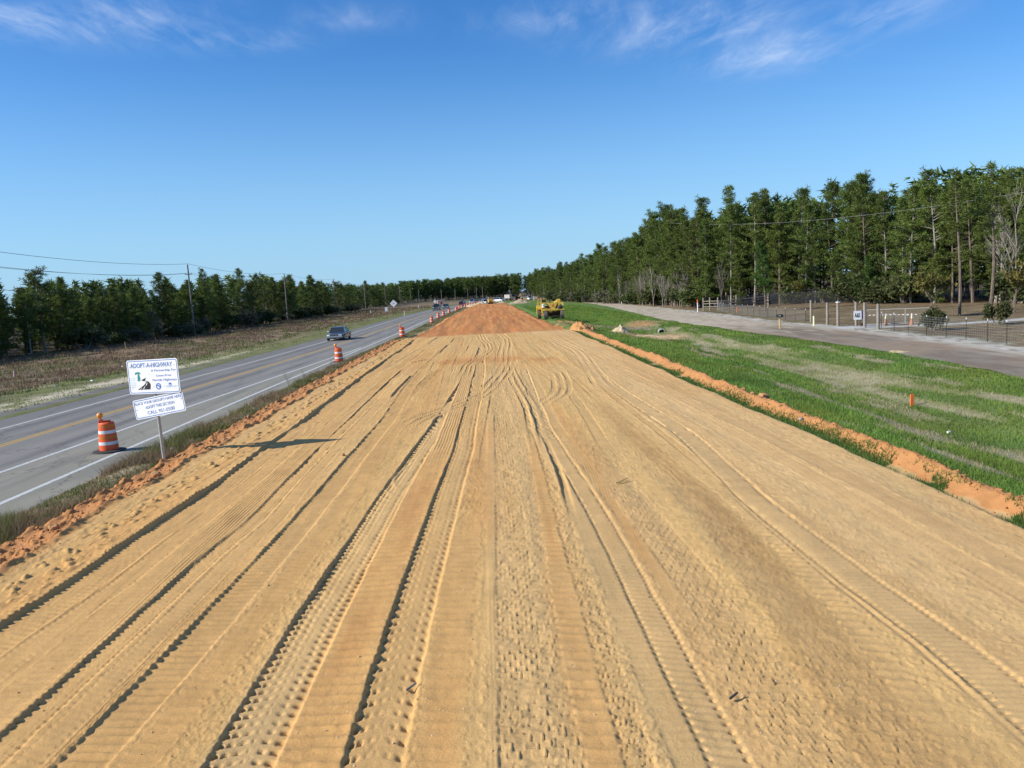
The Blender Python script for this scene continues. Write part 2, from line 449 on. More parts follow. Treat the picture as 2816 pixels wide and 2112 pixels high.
TRX = [(62, 40), (60, 60), (58, 75), (55, 90), (51, 105), (50, 118), (45, 124), (36, 132), (35, 150), (34, 170), (33, 190), (29.8, 215), (28, 240), (25.5, 280), (22, 320), (20.5, 360), (27, 440), (45, 520)]

def ground_z(x, y):
    x = np.asarray(x, float); y = np.asarray(y, float)
    z = np.zeros_like(x+y)
    # ditch right of the embankment
    f = 1 - .7*sstep(122, 160, y)+.25*np.exp(-((y-112)/9)**2)
    dch = -.50*np.exp(-((x-curve([(13.6, 0), (14, 25), (15.8, 40), (16, 90), (14.6, 106), (14.4, 118), (16, 150), (16, 300)], y))/2.6)**2)*f
    sl = .22*sstep(12.5, 9.4, x)*sstep(8.0, 8.6, x)
    z = z + np.where(x > 8, dch+sl, 0)*sstep(320, 200, y)
    # ground under the embankment is out of sight
    L = curve([(-9.15, -50), (-9.1, 80), (-8.4, 84), (-6.6, 103), (-5, 177), (-2.2, 252), (-1.8, 256)], y)
    Rr = curve([(8.3, -50), (8.3, 80), (7.0, 100), (6.6, 138), (6.2, 186), (5.6, 252)], y)
    m = sstep(L, L+.5, x)*sstep(Rr, Rr-.5, x)*sstep(258, 254, y)
    z = z*(1-m) - .45*m
    # verge between road and embankment
    xr = curve(XR, y, 4)
    v = sstep(xr-.05, xr+.9, x)*sstep(L+.3, L-.1, x)
    z = z + .14*v*sstep(110, 70, y) + .05*v
    # road bed kept below the pavement
    xl = curve(XL, y, 4)
    rb = sstep(xl-.02, xl+.3, x)*sstep(xr+.02, xr-.3, x)
    z = z - .10*rb
    # left field, low uneven ground
    lf = sstep(xl-1.0, xl-8, x)
    z = z + lf*((fbm(x*.09, y*.06, 5)-.5)*.7 - .12 + (fbm(x*.6, y*.4, 8)-.5)*.22*sstep(xl-3, xl-9, x))
    # right yard rises a little
    ry = sstep(29, 60, x)
    z = z + ry*(.35+(fbm(x*.05, y*.05, 9)-.5)*.5)
    z = z + (fbm(x*.9, y*.7, 3)-.5)*.08*(1-m)*(1-rb)*np.where(x > 0, sstep(9.3, 11, x)*(1-sstep(19, 21, x)*sstep(31, 29, x)*.8), 1)
    return z
def gz(x, y): return float(ground_z(np.array([x]), np.array([y]))[0])

# ------------------------------------------------------------------ ground sheet
def mix(a, b, m): return a*(1-m[..., None]) + np.asarray(b, float)*m[..., None]
def ground_color(x, y):
    n1 = fbm(x*.35, y*.12, 21, 5); n2 = fbm(x*1.3, y*.5, 22, 5); n3 = fbm(x*.12, y*.08, 23, 4); n4 = fbm(x*3, y*1.6, 24, 3)
    xl = curve(XL, y, 4); xr = curve(XR, y, 4)
    C = np.zeros(x.shape+(3,))+np.array((.20, .15, .09))      # dry brown weeds
    C = mix(C, (.215, .155, .085), sstep(.45, .62, n1))
    C = mix(C, (.14, .098, .065), sstep(.52, .66, n2)*.8)
    # left verge: grass / sand / gravel bands
    d = xl - x
    gl = sstep(10.5, 5.5, d+(n1-.5)*7+(n3-.5)*7)*sstep(120, 60, y)
    gl = np.maximum(gl, sstep(7.5, 2.0, d+(n1-.5)*3))
    left = (x < xl+.5)
    C = mix(C, (.15, .17, .055), gl*left*.9)
    C = mix(C, (.17, .16, .075), gl*left*sstep(.5, .62, n2)*.7)
    sd_ = np.exp(-((d-2.9-(y-40)*.012)/.95)**2)*sstep(.33, .50, n2)*sstep(95, 55, y)
    C = mix(C, (.50, .44, .31), np.clip(sd_*1.4, 0, 1)*left)
    sd2 = np.exp(-((d-10)/3.0)**2)*sstep(.60, .66, n2)
    C = mix(C, (.45, .38, .27), sd2*left*.8)
    gv = np.exp(-((d-1.3)/.45)**2)*sstep(75, 50, y)
    C = mix(C, (.17, .165, .155), np.clip(gv*1.3, 0, 1)*left)
    # forest floor left
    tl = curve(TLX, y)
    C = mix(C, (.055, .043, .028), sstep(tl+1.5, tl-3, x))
    # strip between road and embankment
    st = sstep(xr-.2, xr+.3, x)*(x < 3)*(y < 330)
    C = mix(C, (.20, .165, .085), st)
    C = mix(C, (.13, .135, .05), st*sstep(.46, .58, n2))
    C = mix(C, (.34, .28, .18), st*sstep(.56, .66, fbm(x*.8, y*.3, 31))*.8)
    # right side grass
    rg = (x > 5)*sstep(3, 8, x)
    G = np.zeros_like(C)+np.array((.110, .195, .038))
    G = mix(G, (.078, .155, .028), sstep(.48, .62, n2))
    G = mix(G, (.12, .17, .04), sstep(.5, .62, n1)*.7)
    cen = curve([(14.6, 0), (15.2, 25), (16.6, 40), (17.3, 60), (17.5, 90)], y)
    wid = curve([(3.6, 0), (3.4, 30), (2.6, 50), (1.6, 75), (1.0, 100)], y)
    strk = fbm(x*1.6, y*.22, 41, 5)
    pale = np.exp(-((x-cen)/(wid*.85))**2)
    pm = sstep(.38, .78, pale*.75+(strk-.5)*2.1+.10)*sstep(105, 75, y)*(pale > .05)
    G = mix(G, (.235, .225, .095), pm*.66)
    G = mix(G, (.42, .38, .26), pm*sstep(.56, .70, strk)*.6)
    G = mix(G, (.15, .18, .07), sstep(.2, .5, pale)*(1-pm)*.55*sstep(105, 75, y))
    pb = sstep(.60, .70, strk)*sstep(10, 12, x)*sstep(110, 90, y)
    G = mix(G, (.28, .25, .14), pb*.45)
    C = mix(C, (0, 0, 0), rg)+G*rg[..., None]
    # gray dug channel at the culvert and clay spills
    ch = np.exp(-(((x-13.5)/4.2)**2+((y-95-(x-13)*-1.2)/6.0)**2)**2)
    C = mix(C, (.20, .175, .13), np.clip(ch*1.3, 0, 1)*sstep(.30, .55, n2+.1))
    ap = np.exp(-(((x-14.8)/2.9)**2+((y-74)/4.6)**2)**2)
    C = mix(C, (.42, .28, .14), ap*sstep(.3, .5, n2+.08))
    ap = np.exp(-(((x-18.0)/1.6)**2+((y-96)/5)**2)**2)
    C = mix(C, (.46, .24, .10), ap*.8)
    # clay scraps on the grass near the red embankment corner
    sc = sstep(.60, .66, n4)*np.exp(-(((x-9)/3)**2+((y-95)/12)**2))
    C = mix(C, (.40, .22, .09), np.clip(sc*1.5, 0, 1))
    # gravel road surroundings
    gr0 = curve(GRL, y); gr1 = curve(GRR, y)
    sh = sstep(gr1-.8, gr1-.2, x)
    edge_n = (n2-.5)*3.5
    shw = curve([(1.0, 0), (1.6, 38), (2.3, 47), (1.6, 55), (2.0, 66), (1.5, 75), (1.4, 120), (1.0, 210)], y)
    sandy = sh*sstep(gr1+shw+.5, gr1+shw-.4, x+edge_n*.7)*sstep(250, 200, y)*sstep(30, 40, y)
    yard = sh*(1-sandy)*(x > 15)
    Yc = np.zeros_like(C)+np.array((.175, .135, .075))
    Yc = mix(Yc, (.14, .145, .06), sstep(.44, .56, n1)*sstep(36, 29, x))
    Yc = mix(Yc, (.235, .175, .10), sstep(.5, .62, n2)*.7)
    Yc = mix(Yc, (.12, .085, .05), sstep(.55, .7, fbm(x*.2, y*.3, 55))*.7)
    C = mix(C, (0, 0, 0), yard)+Yc*yard[..., None]
    Sc = mix(np.zeros_like(C)+np.array((.47, .44, .37)), (.26, .23, .18), sstep(.50, .64, n4))
    C = mix(C, (0, 0, 0), sandy)+Sc*sandy[..., None]
    # concrete coloured driveway inside the yard and at the gate
    dw = np.exp(-((y-(67+(x-28)*.05))/1.1)**4)*sstep(27.5, 28.4, x)*sstep(34, 32, x)
    dy_ = curve([(66.5, 28), (64, 34), (63, 40), (64.5, 46), (67, 52)], x) if False else np.interp(x, [28, 34, 40, 46, 54], [66.5, 63.8, 62.9, 64.5, 68])
    dw = np.maximum(dw, np.exp(-((y-dy_)/1.0)**4)*sstep(27.5, 28.5, x)*sstep(56, 52, x))
    C = mix(C, (.46, .46, .44), np.clip(dw, 0, 1)*.95)
    # right forest floor
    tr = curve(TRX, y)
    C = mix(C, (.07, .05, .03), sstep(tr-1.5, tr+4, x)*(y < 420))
    C = mix(C, (.30, .17, .09), np.exp(-((x-tr+2)/1.8)**2)*sstep(.45, .6, n2)*.6*(y < 420))
    # far clay patch, far side road verge
    rp = sstep(0, 4, x)*sstep(24, 19, x)*sstep(372, 385, y)*sstep(500, 455, y)
    C = mix(C, (.48, .20, .10), rp*.9)
    sp = sstep(-6, -2, x)*sstep(14, 9, x)*sstep(256, 262, y)*sstep(300, 285, y)
    C = mix(C, (.46, .37, .24), sp*sstep(.40, .5, n2))
    far = sstep(460, 520, y)
    C = mix(C, (.10, .085, .05), far)
    return C
def nonuni(a, b, step):
    v = [a]
    while v[-1] < b: v.append(v[-1]+step(v[-1]))
    return np.array(v)
gy = nonuni(-40, 470, lambda y: .45 if y < 50 else .45+(y-50)*.012)
gx = nonuni(-66, 66, lambda x: .36 if -34 < x < 36 else .7)
gy = np.concatenate([[-1200, -500, -200, -100], gy, [520, 580, 660, 800, 1100, 1700, 2600]])
gx = np.concatenate([[-2200, -1200, -600, -300, -170, -110, -80], gx, [80, 110, 170, 300, 600, 1200, 2200]])
X, Y = np.meshgrid(gx, gy)
Z = ground_z(X, Y)
me = grid_mesh('ground', X, Y, Z, MT['ground'])
set_col(me, ground_color(X, Y).reshape(-1, 3))
tag(obj('ground', me), kind='structure')

# ------------------------------------------------------------------ highway
def strip(name, left, right, y0, y1, dz, mat, kind='structure', ny=None, nx=2, parent=None, crown=0.0, colf=None, jit=0.0, seed=0, off=(0, 0)):
    ys = nonuni(y0, y1, lambda y: 1.2 if y < 120 else 4)
    xl = curve(left, ys, 5)+off[0]; xr = curve(right, ys, 5)+off[1]
    if jit:
        xl = xl+(fbm(ys*.5, ys*0, seed, 4)-.5)*jit; xr = xr+(fbm(ys*.5, ys*0+9, seed+3, 4)-.5)*jit
    u = np.linspace(0, 1, nx)
    XX = xl[:, None]*(1-u)+xr[:, None]*u; YY = np.repeat(ys[:, None], nx, 1)
    ZZ = np.zeros_like(XX)+dz
    m_ = grid_mesh(name, XX, YY, ZZ, mat)
    if colf is not None: set_col(m_, colf(XX, YY).reshape(-1, 3))
    return obj(name, m_, parent), (XX, YY)
def road_mat():
    m, t, b = new_mat('asphalt')
    tcn = N(t, 'ShaderNodeTexCoord')
    at = N(t, 'ShaderNodeAttribute'); at.attribute_name = 'Col'
    n1 = N(t, 'ShaderNodeTexNoise'); n1.inputs['Scale'].default_value = 70; n1.inputs['Detail'].default_value = 4
    lnk(t, tcn.outputs['Object'], n1.inputs['Vector'])
    mp = N(t, 'ShaderNodeMapping'); mp.inputs['Scale'].default_value = (1.2, .08, 1); lnk(t, tcn.outputs['Object'], mp.inputs[0])
    n2 = N(t, 'ShaderNodeTexNoise'); n2.inputs['Scale'].default_value = 1.4; n2.inputs['Detail'].default_value = 6
    lnk(t, mp.outputs[0], n2.inputs['Vector'])
    r1 = N(t, 'ShaderNodeMapRange'); r1.inputs['From Min'].default_value = .3; r1.inputs['From Max'].default_value = .7; r1.inputs['To Min'].default_value = .85; r1.inputs['To Max'].default_value = 1.15
    r2 = N(t, 'ShaderNodeMapRange'); r2.inputs['From Min'].default_value = .3; r2.inputs['From Max'].default_value = .7; r2.inputs['To Min'].default_value = .9; r2.inputs['To Max'].default_value = 1.1
    lnk(t, n1.outputs['Fac'], r1.inputs[0]); lnk(t, n2.outputs['Fac'], r2.inputs[0])
    # thin cracks
    vo = N(t, 'ShaderNodeTexVoronoi'); vo.feature = 'DISTANCE_TO_EDGE'; vo.inputs['Scale'].default_value = .35
    wn = N(t, 'ShaderNodeTexNoise'); wn.inputs['Scale'].default_value = 2.0; wn.inputs['Detail'].default_value = 4
    lnk(t, tcn.outputs['Object'], wn.inputs['Vector'])
    va = N(t, 'ShaderNodeVectorMath'); va.operation = 'ADD'
    mp3 = N(t, 'ShaderNodeMapping'); mp3.inputs['Scale'].default_value = (1, .45, 1); lnk(t, tcn.outputs['Object'], mp3.inputs[0])
    lnk(t, mp3.outputs[0], va.inputs[0]); lnk(t, wn.outputs['Color'], va.inputs[1]); lnk(t, va.outputs[0], vo.inputs['Vector'])
    cr = N(t, 'ShaderNodeMapRange'); cr.inputs['From Min'].default_value = 0; cr.inputs['From Max'].default_value = .012; cr.inputs['To Min'].default_value = .55; cr.inputs['To Max'].default_value = 1
    lnk(t, vo.outputs['Distance'], cr.inputs[0])
    mu = mathn(t, 'MULTIPLY', mathn(t, 'MULTIPLY', r1.outputs[0], r2.outputs[0]), cr.outputs[0])
    sc = N(t, 'ShaderNodeVectorMath'); sc.operation = 'SCALE'
    lnk(t, at.outputs['Color'], sc.inputs[0]); lnk(t, mu, sc.inputs['Scale']); lnk(t, sc.outputs[0], b.inputs['Base Color'])
    b.inputs['Roughness'].default_value = .85; b.inputs['Specular IOR Level'].default_value = .3
    bn = N(t, 'ShaderNodeBump'); bn.inputs['Strength'].default_value = .5; bn.inputs['Distance'].default_value = .006
    lnk(t, n1.outputs['Fac'], bn.inputs['Height']); lnk(t, bn.outputs[0], b.inputs['Normal'])
    return m
MT['asphalt'] = road_mat()
def worn_paint(name, col, thr):
    m, t, b = new_mat(name)
    tcn = N(t, 'ShaderNodeTexCoord')
    n1 = N(t, 'ShaderNodeTexNoise'); n1.inputs['Scale'].default_value = 9; n1.inputs['Detail'].default_value = 7; n1.inputs['Roughness'].default_value = .7
    lnk(t, tcn.outputs['Object'], n1.inputs['Vector'])
    r1 = N(t, 'ShaderNodeMapRange'); r1.inputs['From Min'].default_value = thr; r1.inputs['From Max'].default_value = thr+.10
    lnk(t, n1.outputs['Fac'], r1.inputs[0])
    mxn = N(t, 'ShaderNodeMixRGB'); mxn.inputs[1].default_value = (*[c*.45+.09 for c in col], 1); mxn.inputs[2].default_value = (*col, 1)
    lnk(t, r1.outputs[0], mxn.inputs[0]); lnk(t, mxn.outputs[0], b.inputs['Base Color']); b.inputs['Roughness'].default_value = .7
    return m
MT['linewhite'] = worn_paint('worn_white_line', (.54, .54, .50), .38)
MT['lineyellow'] = worn_paint('worn_yellow_line', (.52, .31, .05), .38)
def road_color(x, y):
    ye = curve(YE, y, 5); lw = curve(LW, y, 5); inn = np.where(y < 80, curve(INN, y, 5), curve(OUT, y, 5)-.02); out = curve(OUT, y, 5); xr = curve(XR, y, 5)
    n = fbm(x*.6, y*.05, 61, 5); n2 = fbm(x*3, y*.12, 62, 4)
    C = np.zeros(x.shape+(3,))+np.array((.228, .215, .185))
    C = mix(C, (.185, .174, .152), sstep(lw-.1, lw+.1, x)*sstep(ye+.1, ye-.1, x)*(n*.5+.2))
    # wheel paths
    for c0, w in ((lw*.75+ye*.25, .35), (lw*.27+ye*.73, .35), (ye*.73+inn*.27, .35), (ye*.27+inn*.73, .35)):
        C = mix(C, (.125, .12, .11), np.exp(-((x-c0)/w)**2)*(.3+.6*sstep(.4, .6, n2)))
    # greener grey shoulder
    C = mix(C, (.25, .236, .178), sstep(inn-.05, inn+.25, x)*.85*(y < 400))
    C = mix(C, (.165, .160, .135), sstep(inn, inn+.3, x)*sstep(.52, .62, n2)*.5)
    C = mix(C, (.13, .128, .12), sstep(lw, lw-.4, x)*.6)
    return C
road, _ = strip('road', XL, XR, -40, 700, 0.0, MT['asphalt'], nx=60, colf=road_color, jit=.25, seed=4)
tag(road, kind='structure')
def line(name, c, y0, y1, w, mat, dx=0.0):
    o, _ = strip(name, c, c, y0, y1, .004, mat, parent=road, off=(dx-w/2, dx+w/2))
    o.data.name = name
    return o
line('edge_line', LW, -40, 700, .13, MT['linewhite'])
line('centre_line', YE, -40, 700, .12, MT['lineyellow'], -.11)
line('centre_line', YE, -40, 700, .12, MT['lineyellow'], .11)
line('lane_line', INN, -40, 74.5, .16, MT['linewhite'])
line('edge_line', OUT, -40, 700, .17, MT['linewhite'])

# gravel frontage road on the right
def mill_color(x, y):
    n = fbm(x*.5, y*.2, 71, 5); n2 = fbm(x*1.6, y*.4, 72, 5)
    C = np.zeros(x.shape+(3,))+np.array((.27, .208, .145))
    C = mix(C, (.20, .160, .118), sstep(.45, .6, n))
    C = mix(C, (.26, .23, .18), sstep(.5, .65, n2)*.6)
    s = sstep(62, 80, y+(n2-.5)*30)
    C = mix(C, (.45, .39, .29), s*.95)
    C = mix(C, (.32, .26, .18), s*sstep(.5, .62, n2)*.7)
    g0 = curve(GRR, y)
    C = mix(C, (.42, .38, .30), sstep(g0-1.6, g0-.1, x+(n2-.5)*2.5)*.85*(1-s))
    return C
o, _ = strip('gravel_road', GRL, GRR, -10, 258, .03, MT['millings'], nx=26, colf=mill_color, jit=1.1, seed=14)
tag(o, kind='structure')

# ------------------------------------------------------------------ tan dirt embankment with real tyre tracks
PAD_Z = 0.5
ry = list(np.arange(-30, 3.0, 1.0))
yv = 3.0
while yv < 84:
    ry.append(yv); yv += .0168*(max(yv, 6.2)/6.2)**1.5
ry = np.array(ry)
NC = 930
uu = np.linspace(-1, 1, NC)
aa = np.clip(5.2+.55*np.abs(ry-6), 5.2, 9.45)
bb = 9.5-aa
PX = aa[:, None]*uu+bb[:, None]*uu**7+.1
PY = np.repeat(ry[:, None], NC, 1)
def pad_build():
    x, y = PX, PY
    z = np.zeros_like(x)
    lon = fbm(x*1.1, y*.035, 101, 5)-.5
    fin = fbm(x*5, y*.12, 102, 4)-.5
    z += lon*.045+fin*.014*sstep(4, 30, y)+(fbm(x*.3, y*.1, 103, 3)-.5)*.10
    base0 = z.copy()+.009+(fbm(x*3.3, y*2.1, 107, 4)-.5)*.012
    lump = fbm(x*9, y*9, 104, 3)
    z += (lump-.5)*.012+(fbm(x*3.3, y*2.1, 107, 4)-.5)*.017+sstep(.66, .84, vn(x*21, y*21, 108))*sstep(.42, .62, fbm(x*1.4, y*.5, 109, 3))*.009+sstep(.7, .9, vn(x*34, y*30, 118))*.006
    grit = vn(x*26, y*26, 105)*.006+vn(x*55, y*55, 106)*.003
    z += grit
    org = sstep(.46, .66, fbm(x*.9, y*.06, 111, 5))*.45       # orange
    pal = sstep(.5, .7, fbm(x*1.2, y*.07, 112, 5))*.5         # pale grey-tan
    brn = np.zeros_like(x)
    def track(pts, hw, depth, bL, bR, kind, pitch=.2, amp=.02, y0=0, y1=80, to=0., tp=0., tb=0., wob=.02, seed=1, fade=2.0, side=0, bw=.034):
        nonlocal z, org, pal, brn
        depth *= .50; bL *= .34; bR *= .18
        r0 = np.searchsorted(ry, y0-fade); r1 = min(len(ry), np.searchsorted(ry, y1+fade))
        if r1-r0 < 2: return
        ysub = ry[r0:r1]
        xc = curve(pts, ysub, .5)+(vn(ysub*.16, ysub*0, seed)-.5)*wob*1.6+(vn(ysub*1.7, ysub*0, seed+40)-.5)*.018
        X_ = x[r0:r1]; Y_ = y[r0:r1]; s = X_-xc[:, None]
        yf = (sstep(y0-fade, y0+fade*.5, ysub)*sstep(y1+fade, y1-fade*.5, ysub))[:, None]
        env = (.55+.9*vn(ysub*.35, ysub*0+7, seed+5))[:, None]
        m = sstep(hw+.02, hw-.02, np.abs(s))*yf
        u = s/hw
        ph = Y_/pitch
        lock = vn(X_*8, Y_*8, seed+9)
        pat = 0
        if kind == 'lug':        # teeth along both edges, faint ticks in between
            a = (np.abs(u)*.55) + ph
            w_ = np.sin(2*pi*a)
            teeth = sstep(.1, .8, w_)
            pat = -teeth*amp*(.55+.9*lock)*(1.3*np.exp(-((u+.92)/.09)**2)+.75*np.exp(-((u+.62)/.10)**2)+.35*np.exp(-((u+.30)/.10)**2)+.35*np.exp(-((u-.40)/.10)**2)+.9*np.exp(-((u-.84)/.12)**2)+.10*sstep(.75, .95, np.cos(2*pi*(u*2.3)))) \
                  + .0015*w_*np.exp(-(u/.8)**4)
        elif kind == 'chev':
            a = np.abs(u)*.9*(1 if side >= 0 else -1)+ph
            pat = amp*(sstep(-.2, .6, np.sin(2*pi*a))-.5)*(.35+.65*np.abs(u))
        elif kind == 'bars':
            a = ph+.15*u+.25*(vn(ysub*2.2, ysub*0, seed+2)[:, None])
            w_ = np.sin(2*pi*a)
            pat = amp*.8*(sstep(.2, .95, w_)-.4*sstep(-.1, -.95, w_))*(.15+1.5*lock*fbm(X_*1.5, Y_*1.0, seed+6, 3))
        elif kind == 'dots':
            w_ = np.sin(2*pi*(ph+.2*u))
            pat = -amp*sstep(.25, .8, w_)*(np.exp(-((u+.82)/.12)**2)+np.exp(-((u-.82)/.12)**2))+amp*.16*w_*np.exp(-(u/.6)**4)
        elif kind == 'ribs':
            pat = amp*np.sin(2*pi*u*3.5)*(.6+.8*vn(ysub*.8, ysub*0, seed+3)[:, None])
        elif kind == 'block':
            cxx = u*2.5+.5*np.floor(ph)
            fx = cxx-np.floor(cxx); fy = ph-np.floor(ph)
            j = _h(np.floor(cxx), np.floor(ph), seed)
            edge = sstep(.0, .09, fx)*sstep(1, .91, fx)*sstep(0, .22, fy)*sstep(1, .78, fy)
            pat = amp*.42*(1-edge)*(.1+1.2*(j > .3))-amp*.9*(j > .72)*np.exp(-((fx-.1)/.10)**2-((fy-.15)/.2)**2)+(fbm(X_*9, Y_*9, seed+4, 3)-.5)*amp*.8
        zt = -depth*env+pat+grit[r0:r1]*.5+base0[r0:r1]-.003
        z[r0:r1] = z[r0:r1]*(1-m)+zt*m
        tooth = .6+.4*np.sign(np.sin(2*pi*(ph+.3)))*np.abs(np.sin(2*pi*(ph+.3)))**.5*(1 if kind in ('lug', 'dots', 'bars', 'chev') else 0)
        rough = .25+1.5*fbm(X_*7, Y_*2.2, seed+12, 3)
        for b, sg in ((bL, -1), (bR, 1)):
            if b:
                dd = (s*sg-hw)
                prof = np.where(dd < 0, sstep(-.035, .005, dd), np.exp(-(np.maximum(dd-.005, 0)/(bw*2.4))**1.3))
                z[r0:r1] += b*prof*env*tooth*rough*yf*np.where(dd < 0, 1, 1)
        nz_ = fbm(X_*2.2, Y_*.55, seed+21, 4)
        mc = sstep(hw+.16, hw-.10, np.abs(s)+(nz_-.5)*.22)*yf*.8*(.55+.9*(nz_-.2).clip(0, 1))
        org[r0:r1] = org[r0:r1]*(1-mc)+to*mc
        pal[r0:r1] = pal[r0:r1]*(1-mc)+tp*mc
        brn[r0:r1] = brn[r0:r1]*(1-mc)+tb*mc
    def off(pts, d): return [(px_+d, py_) for px_, py_ in pts]
    t1 = [(-6.6, 2), (-6.47, 10.47), (-6.33, 11.34), (-6.34, 13.54), (-6.27, 16.57), (-6.21, 18.4), (-6.32, 22.97), (-6.26, 27.12), (-6.46, 40.25), (-6.45, 66.85), (-6.69, 82.21)]
    t2 = [(-4.8, 2), (-4.77, 8.53), (-4.73, 10.27), (-4.7, 12.86), (-4.53, 14.67), (-4.61, 17.34), (-4.68, 22.81), (-4.69, 29.77), (-4.7, 45)]
    t3 = [(-4.1, 2), (-3.99, 7.0), (-3.89, 8.62), (-3.83, 10.2), (-3.75, 12.45), (-3.66, 16.32), (-3.62, 20.25), (-3.55, 26.61), (-3.7, 35.06), (-3.73, 39.88)]
    t4 = [(-2.66, 2), (-2.62, 6.8), (-2.6, 7.84), (-2.59, 9.51), (-2.51, 11.5), (-2.38, 13.92), (-2.33, 15.64), (-2.21, 17.82), (-1.86, 23.78), (-1.5, 31.71), (-0.89, 44.43), (-.6, 60)]
    t5 = [(-1.38, 2), (-1.38, 6.65), (-1.37, 7.96), (-1.34, 9.87), (-1.27, 12.43), (-1.17, 15.54), (-0.98, 20.06), (-0.83, 29.41), (-0.66, 41.65)]
    cen = [(.37, 2), (0.37, 6.44), (0.41, 8.67), (0.47, 14.49), (0.55, 21.49), (0.6, 30.08), (0.64, 46.43), (.9, 70)]
    t8 = [(.76, 2), (0.76, 8.62), (0.88, 12.47), (1.02, 18.38), (1.26, 25.3)]
    t9 = [(1.58, 2), (1.6, 6.99), (1.57, 7.9), (1.57, 9.06), (1.59, 11.04), (1.57, 13.93), (1.43, 18.27), (1.3, 22.7), (1.31, 26.27), (1.55, 40.36), (1.7, 60)]
    t10 = [(2.5, 2), (2.42, 6.19), (2.3, 7.19), (2.45, 8.92), (2.4, 11.93), (2.3, 20)]
    t11 = [(3.1, 2), (3.22, 6.1), (3.37, 7.4), (3.63, 10.22), (3.77, 13.44), (3.68, 21.88), (3.59, 33.19), (3.36, 47.88)]
    t12 = [(4.2, 2), (4.27, 6.38), (4.36, 8.03), (4.28, 10.1), (4.28, 13.93), (4.65, 20.84), (4.46, 31.94), (4.86, 46.82), (4.4, 70)]
    # faint old wheel lines everywhere (mid and far distance mostly)
    r_ = random.Random(5)
    for k in range(46):
        x0 = r_.uniform(-6.8, 7.2); x1 = x0*.9+r_.uniform(-1.3, 1.3)*.7
        ya = r_.uniform(16, 50); yb = ya+r_.uniform(10, 35)
        track([(x0, ya), ((x0+x1)/2+r_.uniform(-.07, .07), (ya+yb)/2), (x1, yb)], r_.uniform(.08, .2), r_.uniform(.010, .026), r_.uniform(.008, .035), r_.uniform(.008, .04),
              r_.choice(('ribs', 'bars', 'chev', 'lug')), .16, r_.uniform(.006, .014), ya, min(yb, 77), r_.uniform(0, .35), r_.uniform(0, .6), 0, .04, 200+k, 3)
    for k in range(10):
        x0 = r_.uniform(-7.0, -2.8) if k % 2 else r_.uniform(4.9, 7.0); ya = r_.uniform(3, 12); yb = ya+r_.uniform(8, 18)
        track([(x0, ya), (x0+r_.uniform(-.25, .25), yb)], r_.uniform(.12, .25), .012, .012, .008, r_.choice(('bars', 'chev', 'ribs')), .14, .008, ya, yb, .3, .3, 0, .04, 300+k, 3)
    # t1 : deep ledge, sharp tread on its floor
    track(off(t1, .30), .30, .110, .13, .012, 'chev', .13, .014, 2, 74, .15, .25, 0, .03, 11, side=1, bw=.12)
    track(off(t1, .85), .20, .015, .0, .010, 'dots', .13, .014, 2, 40, .25, .2, 0, .03, 12)
    track([(-5.37, 2), (-5.37, 9), (-5.46, 10.5), (-5.55, 12.5)], .06, .012, .02, .0, 'ribs', .2, .0, 2, 12, .2, .2, 0, .03, 13)
    track(off(t2, .16), .16, .050, .050, .004, 'lug', .12, .020, 3, 44, .2, .2, 0, .03, 14)
    track(off(t2, .55), .16, .010, 0, .006, 'dots', .12, .012, 3, 34, .3, .2, 0, .03, 15)
    track(off(t3, .24), .24, .040, .060, .006, 'bars', .15, .024, 2, 42, .35, .15, .35, .03, 16)
    track(off(t3, .75), .18, .008, .006, .010, 'bars', .17, .010, 2, 30, .5, 0, .15, .03, 17)
    # t4 : big scraper tyre
    track(off(t4, .30), .31, .060, .060, .03, 'lug', .165, .075, 2, 58, .0, .9, 0, .02, 18)
    # t5 : cross bars in orange dirt then a row of holes
    track(off(t5, -.32), .30, .0, .0, .0, 'bars', .20, .022, 2, 20, .95, .0, .1, .02, 19)
    track(off(t5, -.32), .26, .010, .006, .006, 'ribs', .20, .006, 20, 46, .5, .3, 0, .02, 20)
    track(off(t5, .22), .26, .040, .050, .008, 'lug', .24, .036, 2, 46, .35, .35, 0, .03, 21)
    track(off(t5, .75), .22, .006, .0, .0, 'bars', .21, .010, 2, 13, .75, .0, .1, .02, 22)
    track([(-.05, 2), (-.02, 14), (0.02, 24)], .16, .006, .0, .0, 'ribs', .2, .0015, 2, 24, .2, .6, 0, .02, 23)
    track([(-.36, 2), (-.36, 6.5), (-.3, 7.9), (-.23, 10.1), (-.2, 13)], .03, .008, .014, .0, 'ribs', .2, 0, 3, 11, .2, .4, 0, .05, 24)
    # smoother orange field above it
    m_ = np.exp(-(((x+.15)/.55)**4))*sstep(11, 14, y)*sstep(27, 22, y)
    org = np.maximum(org, m_*.75*(.6+.6*fbm(x*2, y*.5, 120)))
    # centre : overlapping block prints
    track(off(cen, -.22), .28, .025, .006, .004, 'block', .13, .030, 2, 46, .1, .75, 0, .03, 25)
    track(off(cen, .16), .16, .020, .006, .008, 'block', .17, .024, 2, 44, .1, .8, 0, .03, 26)
    track(off(t8, .0), .16, .004, .0, .0, 'bars', .21, .016, 2, 22, .95, .0, .1, .03, 27)
    track([(1.08, 2), (1.08, 8), (1.1, 12), (1.18, 18), (1.2, 24)], .13, .024, .020, .006, 'block', .10, .032, 2, 25, .2, .4, 0, .03, 28)
    track(off(t9, -.13), .15, .012, .004, .0, 'bars', .12, .008, 2, 22, .1, .7, 0, .02, 29)
    # t9 : paired dots, deep shadowed left side further away
    track(off(t9, .17), .19, .038, .030, .010, 'dots', .14, .034, 2, 40, .0, .85, 0, .015, 30)
